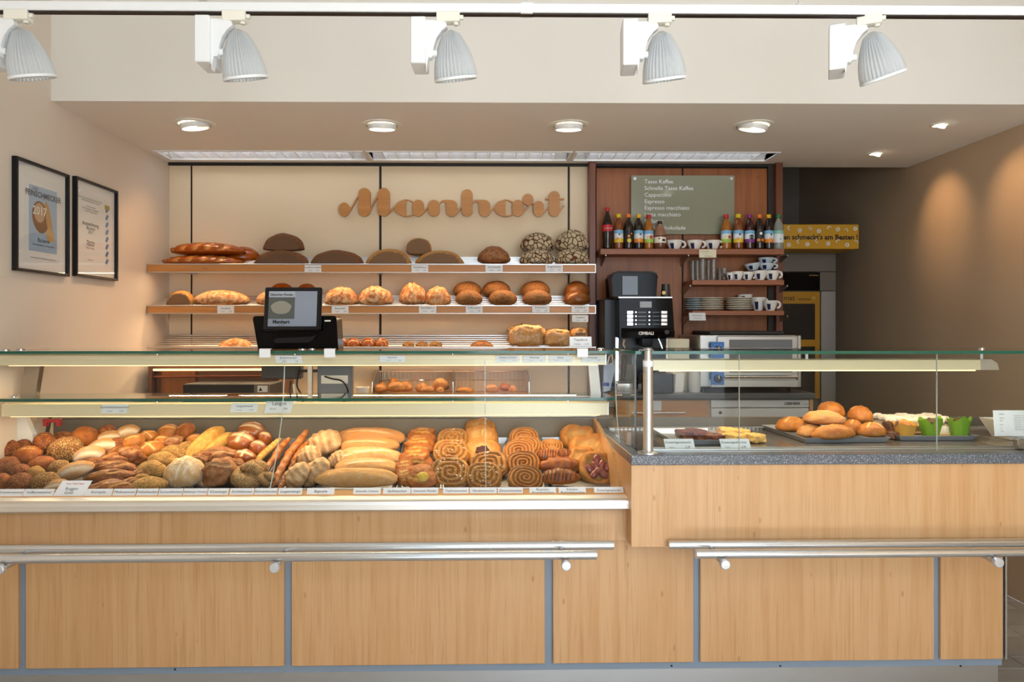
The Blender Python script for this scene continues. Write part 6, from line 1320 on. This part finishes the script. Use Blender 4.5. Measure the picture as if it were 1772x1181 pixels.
_t3 = sheet_tray(K, Matrix.Translation((kx(1616, 2.72), 2.855, zq + .0015)), kx(1682, 2.69) - kx(1556, 2.69) + .02, .33, 'metal tray with muffins on the pastry display', h=.018, m='tray_light')
def stand(px, pyb, w, h, y): return at(K, px, pyb - h / 2, y), w * PS(y), h * PS(y)
ROL = [('gold1', 1369, 740, 54, 28, 0, 2.84, 'pale tipped long roll at the left rear'), ('gold0', 1396, 743, 52, 26, 0, 2.79, 'second long roll beside left rear one'), ('ciabd1', 1402, 750, 46, 22, 5, 2.73, 'darker roll half hidden under the pile'), ('gold0', 1442, 753, 76, 27, 4, 2.67, 'long roll in front row, pile base'), ('ciabd0', 1426, 728, 72, 26, -3, 2.74, 'long reddish roll lying on the pile'), ('gold2', 1438, 714, 46, 28, -8, 2.86, 'topmost golden roll of pile'), ('gold1', 1474, 745, 36, 28, -15, 2.78, 'round roll hidden in the middle of pile'), ('gold0', 1488, 724, 44, 32, -8, 2.83, 'high round roll right of the topmost'), ('gold1', 1508, 749, 48, 27, 0, 2.70, 'round roll at the right front corner')]
for k, px, py, w, h, ang, y, l in ROL:
    put(k, K, at(K, px, py, y), w * PS(y), min(w, h * 1.6) * PS(y), h * PS(y), Euler((0, -R(ang), 0)).to_quaternion(), 'golden wheat roll on the pastry tray, ' + l, 'bread', 'golden rolls on the pastry tray', 'bread_roll')
# plum cake and apple cake pieces
BM['plumcake'] = bread('plum_cake', '45150f', '6b2416', 'c48a44', 'c48a44', rough=.15, bumps=.9, nsc=60); BM['applecake'] = bread('apple_cake', 'ecc476', 'dba653', 'e0b468', 'f4dca0', rough=.35, bumps=.6, nsc=55); BM['choccake'] = bread('choc_cake', '4a2818', '6b3f24', '7a4c2c', 'b58a5a', rough=.3, nsc=70)
proto('plumcake', loaf(.05, .05, .022, ex=.4, ez=.5, lump=.22, seed=61, bottom=.8), 'plumcake'); proto('applecake', loaf(.05, .045, .024, ex=.5, ez=.6, lump=.2, seed=62, bottom=.8), 'applecake'); proto('choccake', loaf(.05, .045, .03, ex=.5, ez=.6, lump=.2, seed=63, bottom=.8), 'choccake')
for i, (px, py, w, h, y) in enumerate(((1186, 753, 34, 17, 2.76), (1212, 755, 40, 18, 2.74), (1238, 758, 40, 14, 2.70), (1203, 749, 26, 14, 2.85))):
    put('plumcake', K, at(K, px, py, y), w * PS(y), .09, h * PS(y), Euler((0, 0, .2 * i)).to_quaternion(), 'dark red plum cake piece on the left pastry tray, %s' % ['left end', 'middle', 'right end behind the card', 'rear one'][i], 'cake', 'plum cake pieces', 'cake_piece')
for i, (px, py, w, h, y) in enumerate(((1258, 749, 34, 18, 2.74), (1280, 750, 32, 16, 2.76), (1305, 759, 32, 18, 2.68), (1270, 757, 40, 14, 2.68))):
    put('applecake', K, at(K, px, py, y), w * PS(y), .08, h * PS(y), Euler((0, 0, .25 * i)).to_quaternion(), 'pale yellow crumble cake piece beside the plum cake, %s' % ['left rear', 'right rear', 'right front', 'left front'][i], 'cake', 'yellow cake pieces', 'cake_piece')
for i, (px, py, w, h, y) in enumerate(((1548, 743, 34, 24, 2.80), (1541, 753, 30, 16, 2.76))):
    put('choccake', K, at(K, px, py, y), w * PS(y), .09, h * PS(y), Euler((0, 0, .3 * i)).to_quaternion(), 'dark streaked cake piece left of the muffins, %s' % ['upper', 'lower'][i], 'cake', 'dark cake pieces', 'cake_piece')
# cream slice
M['applesponge'] = mat('sponge_cake', 'd9b27c', .7)
c0 = at(K, 1577, 727, 2.87)
t = T('cream_cake', 'long cream cake piped with pale ruffles behind muffins', 'cake', K)
w2 = 38 * PS(2.87); t.add('sponge', B(c0.x - w2 * .8, c0.x + w2 * 1.3, 2.84, 2.94, zq + .0045, c0.z - .012, .004), 'applesponge')
mb = MB()
for j in range(3):
    for i in range(11):
        x = c0.x - w2 * 1.2 + i * w2 * .25; y = 2.835 + j * .045; l = MB().lathe([(.015, 0), (.018, .007), (.0165, .014), (.009, .020), (0, .0215)], (x, y, c0.z - .004 + .005 * math.sin(i * 1.3 + j)), 18, rib=.18, ribn=6); mb.add(l.v, l.f)
mb.sm = True; t.add('cream_ruffles', mb.box(c0.x - w2 * 1.3, c0.x + w2 * 1.4, 2.825, 2.95, c0.z - .024, c0.z - .008, .006), mat('whipped_cream', 'f0e2cc', .5)); t.done()
c1 = at(K, 1633, 752, 2.78); t = T('cream_cake', 'small cream ruffle cake piece between the green muffins', 'cake', K)
mb = MB()
for i in range(4):
    l = MB().lathe([(.013, 0), (.015, .012), (.010, .024), (0, .03)], (c1.x - .024 + i * .016, 2.78, zq + .016), 18, rib=.18, ribn=6); mb.add(l.v, l.f)
mb.sm = True; t.add('cream_ruffles', mb, mat('whipped_cream2', 'efdcc2', .5)); t.add('sponge', B(c1.x - .034, c1.x + .034, 2.76, 2.81, zq + .004, zq + .018, .003), 'applesponge'); t.done()
# muffins in paper tulips
def muffin(px, pyb, w, h, y, paper, top, label, seed):
    p = at(K, px, pyb, y); s_ = PS(y); r = w * s_ / 2; H = h * s_; z0 = zq + .0045
    H = at(K, px, pyb - h, y).z - z0
    t = T('muffin', label, 'muffin', K, 'muffins in paper tulips'); rnd = random.Random(seed)
    l = loaf(r * .62, r * .62, H * .40, lump=.10, seed=seed); l.xf(Matrix.Translation((p.x, y, z0 + H * .52))); t.add('cake_top', l, top, sharp=0)
    mb = MB(); n = 48; vs = []
    for j in range(8):
        u = j / 7
        for i in range(n):
            a = 2 * math.pi * i / n; pk = abs(math.cos(2 * (a + .6 * seed))) ** .55 * (.8 + .2 * math.sin(a * 1.0 + seed)); rr = r * (.62 + .26 * u + .10 * u * u * (.6 + .4 * pk) + .03 * math.cos(8 * a + seed)); zz = H * (u * (.66 + .34 * pk)) - .004 * u * math.cos(7 * a + seed)
            vs.append((p.x + rr * math.cos(a), y + rr * math.sin(a), z0 + zz))
    mb.add(vs, [(j * n + i, j * n + (i + 1) % n, (j + 1) * n + (i + 1) % n, (j + 1) * n + i) for j in range(7) for i in range(n)] + [tuple(range(n))]); mb.sm = True
    t.add('paper_tulip', mb, paper, sharp=0); t.done()
green = mat('green_paper', '6f9c22', .5); ochre = mat('ochre_paper', 'c9973c', .5); mt = mat('muffin_brown', '4c2a1a', .6); mt2 = mat('muffin_gold', 'b06a38', .6)
muffin(1566, 764, 42, 36, 2.735, ochre, mt2, 'muffin in ochre paper tulip, leftmost of three', 1); muffin(1610, 757, 40, 36, 2.745, green, mt, 'muffin in green paper tulip, middle of three', 2); muffin(1660, 756, 40, 36, 2.75, green, mt, 'muffin in green paper tulip, rightmost of three', 3)
card(K, 1153, 761, 1204.5, 783.5, 2.52, 'white price card before the dark plum cake', (('Zwetschgendatschi', .45, .25, .25), ('1 Stück', .2, .62, .15, 'grey_ink'), ('2,30', .75, .60, .22)), tilt=R(20), shear=.2, lean=-.12)
card(K, 1250, 761, 1301.5, 783, 2.52, 'white price card before the yellow cake', (('Zwetschgenkuchen', .45, .25, .25), ('1 Stück', .2, .62, .15, 'grey_ink'), ('2,30', .75, .60, .22)), tilt=R(20), shear=.2, lean=-.12)
ln = [('Allergene', .22, .14, .06), ('Weizen', .22, .3, .06), ('Milch', .2, .4, .06), ('Nüsse', .2, .56, .06), ('Ei', .18, .7, .06), ('Soja', .2, .8, .06)] + [('enthält Spuren von', .68, .2 + .07 * i, .055, 'grey_ink') for i in range(9)]
card(K, 1721.5, 711, 1786, 755, 2.56, 'white printed allergen sheet standing at right frame edge', ln, tilt=R(6), name='info_sheet', cat='info sheet')
one('sheet_foot', 'clear acrylic foot under the white allergen sheet', 'stand', B(kx(1724, 2.57), kx(1786, 2.57), 2.57, 2.66, zq + .001, zq + .022, .002), 'film', K)
p = on(1712, 752); t = T('paper_bowl', 'white square paper bowl with napkin behind the allergen sheet', 'bowl', K)
mb = MB(); z = zq + .001
o = mb.add([(p.x - .03, 2.70, z), (p.x + .06, 2.70, z), (p.x + .06, 2.80, z), (p.x - .03, 2.80, z), (p.x - .06, 2.67, z + .07), (p.x + .09, 2.67, z + .07), (p.x + .09, 2.83, z + .07), (p.x - .06, 2.83, z + .07)], [(0, 1, 2, 3)] + [(i, (i + 1) % 4, 4 + (i + 1) % 4, 4 + i) for i in range(4)])
t.add('bowl', mb, 'porcelain'); t.add('napkin', MB().prism([(p.x - .04, z + .06), (p.x + .03, z + .06), (p.x - .002, z + .10)], 'y', 2.74, 2.743), 'porcelain'); t.done()

# ================================================================== TILL AND CABLES
yt = 3.02; q = lambda px, y=yt: kx(px, y); zz = lambda py, y=yt: Z(K, py, y, 515)
t = T('till_terminal', 'black till with tilted customer screen on the glass case', 'till', K)
bd = MB(); fr = [(q(440), zz(553)), (q(441), zz(549)), (q(444), zz(547.5)), (q(578), zz(547)), (q(582), zz(548)), (q(584), zz(551)), (q(587), zz(604)), (q(449), zz(604))]
t.add('body', bd.prism(fr, 'y', yt - .02, yt + .10), 'gloss_black')
t.add('ridge', MB().prism([(q(476), zz(590)), (q(482), zz(585.5)), (q(540), zz(583)), (q(550), zz(580)), (q(545), zz(588)), (q(536), zz(593)), (q(480), zz(594))], 'y', yt - .032, yt - .019), 'black')
ysn = yt - .06; sq_ = lambda px: kx(px, ysn); sz = lambda py: Z(K, py, ysn, 505)
Ms = Matrix.Translation((0, ysn, sz(572))) @ Matrix.Rotation(R(-9), 4, 'X') @ Matrix.Translation((0, -ysn, -sz(572)))
sc = t.add('screen_case', B(sq_(455), sq_(554.5), ysn, ysn + .02, sz(572), sz(495.5), .005).xf(Ms), 'black')
lit = mat('screen_grey', '8d94a2', .2); lit2 = mat('screen_pale', 'a9b0b8', .2)
t.add('screen', B(sq_(463), sq_(547), ysn - .0012, ysn - .0001, sz(565), sz(503)).xf(Ms), lit, parent=sc); t.add('picture_field', B(sq_(463), sq_(508.5), ysn - .0018, ysn - .0013, sz(552), sz(514)).xf(Ms), mat('screen_dark', '565a57', .2), parent=sc); t.add('title_field', B(sq_(463), sq_(508.5), ysn - .0018, ysn - .0013, sz(513.5), sz(503.5)).xf(Ms), lit2, parent=sc)
cx_, cz_ = sq_(485), sz(532); rr_ = [(cx_ + 17.5 * PS(ysn) * math.cos(a) * (1 + .05 * math.sin(5 * a)), cz_ + 11.5 * PS(ysn) * math.sin(a)) for a in [2 * math.pi * k / 26 for k in range(26)]]; t.add('pastry_picture', MB().prism(rr_, 'y', ysn - .0024, ysn - .0019).xf(Ms), mat('screen_bun', '8f8a7c', .4), parent=sc)
for s_, px, py, z_, b_ in (('Dänischer Plunder', 485.5, 511, .0122, .0003), ('Manhart', 486, 560, .020, .0008), ('seit 1928', 486, 564, .006, 0)):
    p = Ms @ Vector((sq_(px), ysn - .0028, sz(py))); t.text(s_, p, z_, 'ink', tilt=R(9), bold=b_)
p = at(K, 567, 555.5, yt - .021); t.add('badge', B(p.x - .012, p.x + .012, yt - .022, yt - .020, p.z - .003, p.z + .003), 'offwhite'); t.add('neck', B(q(490), q(525), yt - .05, yt - .015, zz(572), zz(545), .003), 'black')
ft = t.add('foot', B(q(470), q(570), yt, yt + .08, ZT1 + .0005, zz(603)), 'black'); t.done()
t = T('till_pole', 'square metal pole with clamp carrying the till in case', 'pole', K); yp = 3.20
t.add('pole', B(kx(532, yp), kx(540, yp), yp, yp + .02, .935, kz(606, yp), .001), 'alu'); t.add('clamp', B(kx(538, yp) - .012, kx(552, yp), yp - .012, yp + .03, kz(748, yp), kz(728, yp), .003), 'alu'); t.done()
t = T('till_computer', 'blue grey till computer box with silver vent under the screen', 'computer', K); yb2 = 3.22
t.add(None, B(kx(549, yb2), kx(608, yb2), yb2, yb2 + .06, kz(695, yb2), kz(630, yb2), .004), 'bluegrey'); t.add('port_plate', B(kx(556, yb2), kx(602, yb2), yb2 - .003, yb2, kz(664, yb2), kz(650, yb2)), 'alu'); t.add('upper_box', B(kx(452, yb2), kx(520, yb2), yb2, yb2 + .06, kz(656, yb2), kz(632, yb2), .004), 'charcoal'); t.add('link', B(kx(519, yb2), kx(550, yb2), yb2 + .02, yb2 + .03, kz(645, yb2), kz(640, yb2)), 'charcoal'); t.done()
def cable(label, pts, r=.0035, m='black'):
    P3 = [at(K, *p) for p in pts]; out = []
    for i in range(len(P3) - 1):
        p0, p1, p2, p3 = P3[max(i - 1, 0)], P3[i], P3[i + 1], P3[min(i + 2, len(P3) - 1)]
        for k in range(8):
            u = k / 8; out.append(.5 * ((2 * p1) + (p2 - p0) * u + (2 * p0 - 5 * p1 + 4 * p2 - p3) * u * u + (3 * p1 - p0 - 3 * p2 + p3) * u ** 3))
    out.append(P3[-1]); return one('cable', label, 'cable', MB().tube(out, r, 8), m, K)
cable('black cable looping from the till computer ports', [(562, 652, 3.21), (575, 656, 3.19), (592, 660, 3.19), (602, 676, 3.2), (598, 690, 3.21), (585, 712, 3.22)]); cable('black cable hanging beside the till pole', [(518, 640, 3.21), (514, 668, 3.19), (524, 690, 3.19), (520, 720, 3.2), (528, 748, 3.19)])
cable('pale cable hanging left of the till pole', [(508, 665, 3.2), (511, 690, 3.2), (516, 715, 3.2), (520, 745, 3.2)], .005, 'offwhite'); cable('thin black cable running to the small scale', [(503, 660, 3.2), (498, 700, 3.18), (492, 720, 3.17), (474, 732, 3.17), (455, 731, 3.17)])
t = T('small_scale', 'black scale display with a red label behind lye rolls', 'scale', K); ysx = 3.18
t.add(None, B(kx(433, ysx), kx(474, ysx), ysx, ysx + .06, kz(742, ysx) , kz(727, ysx), .004), 'black'); j = t.add('white_label', B(kx(442, ysx), kx(471, ysx), ysx - .002, ysx, kz(738, ysx), kz(729.5, ysx)), 'card'); t.add('red_label', B(kx(448, ysx), kx(468, ysx), ysx - .003, ysx - .002, kz(737.5, ysx), kz(729.5, ysx)), mat('red_label', 'c23a34', .5), parent=j)
t.add('bracket', B(kx(450, ysx), kx(456, ysx), ysx + .02, ysx + .04, .92, kz(741, ysx)), 'black'); t.done()
p = at(W, 628, 683, 4.0); one('paper_tub', 'white paper tub left of the wire dividers', 'tub', MB().lathe([(.028, ZR - .0345), (.036, Z(W, 670, 4.0)), (.033, Z(W, 670, 4.0)), (.02, ZR - .03)], (p.x, 4.0, 0), 24), 'porcelain')
t = T('red_stapler', 'small red plastic holder at the left end behind the case', 'holder', K); yr = 3.0; z_ = kz(738, yr, 87)
t.add(None, B(kx(73, yr), kx(103, yr), yr, yr + .02, kz(732, yr, 87), kz(726, yr, 87), .002).box(kx(74, yr), kx(80, yr), yr, yr + .02, z_, kz(731, yr, 87), .001).box(kx(97, yr), kx(103, yr), yr, yr + .02, z_, kz(731, yr, 87), .001), mat('red_plastic', 'a3252c', .4)); t.done()
t = T('folded_bag', 'white and blue paper bag at left end of the case', 'bag', K); yq = 2.98
t.add(None, MB().prism([(kx(-6, yq), pile_z(yq) - DOWN), (kx(-6, yq), kz(722, yq, 20)), (kx(44, yq), kz(724, yq, 20)), (kx(56, yq), kz(752, yq, 20)), (kx(60, yq), pile_z(yq) - DOWN + .005)], 'y', yq, yq + .03), 'fridge'); t.add('blue_stripe', MB().prism([(kx(6, yq), kz(724, yq, 20)), (kx(12, yq), kz(724, yq, 20)), (kx(24, yq), kz(766, yq, 20)), (kx(17, yq), kz(766, yq, 20))], 'y', yq - .001, yq - .0002), mat('violet_stripe', '8d8fb4', .5)); t.done()
t = T('hanging_towel_bag', 'white bag with blue band hanging at the right case end', 'bag', K); yq = 3.0
t.add(None, MB().prism([(kx(1046, yq), kz(634, yq, 1050)), (kx(1062, yq), kz(628, yq, 1050)), (kx(1064, yq), kz(640, yq, 1050)), (kx(1056, yq), kz(676, yq, 1050)), (kx(1044, yq), kz(679, yq, 1050))], 'y', yq, yq + .02), mat('bluish_bag', 'b9c3da', .5)); t.add('blue_band', B(kx(1042, yq), kx(1054, yq), yq - .001, yq, kz(668.5, yq, 1050), kz(662.5, yq, 1050)), mat('band_blue', '3c4c94', .5))
pts = [at(K, a, b, yq + .01) for a, b in ((1051, 632), (1054, 618), (1059, 614), (1061, 630))]; t.add('loop', MB().tube(pts, .003, 6), 'offwhite'); t.done()
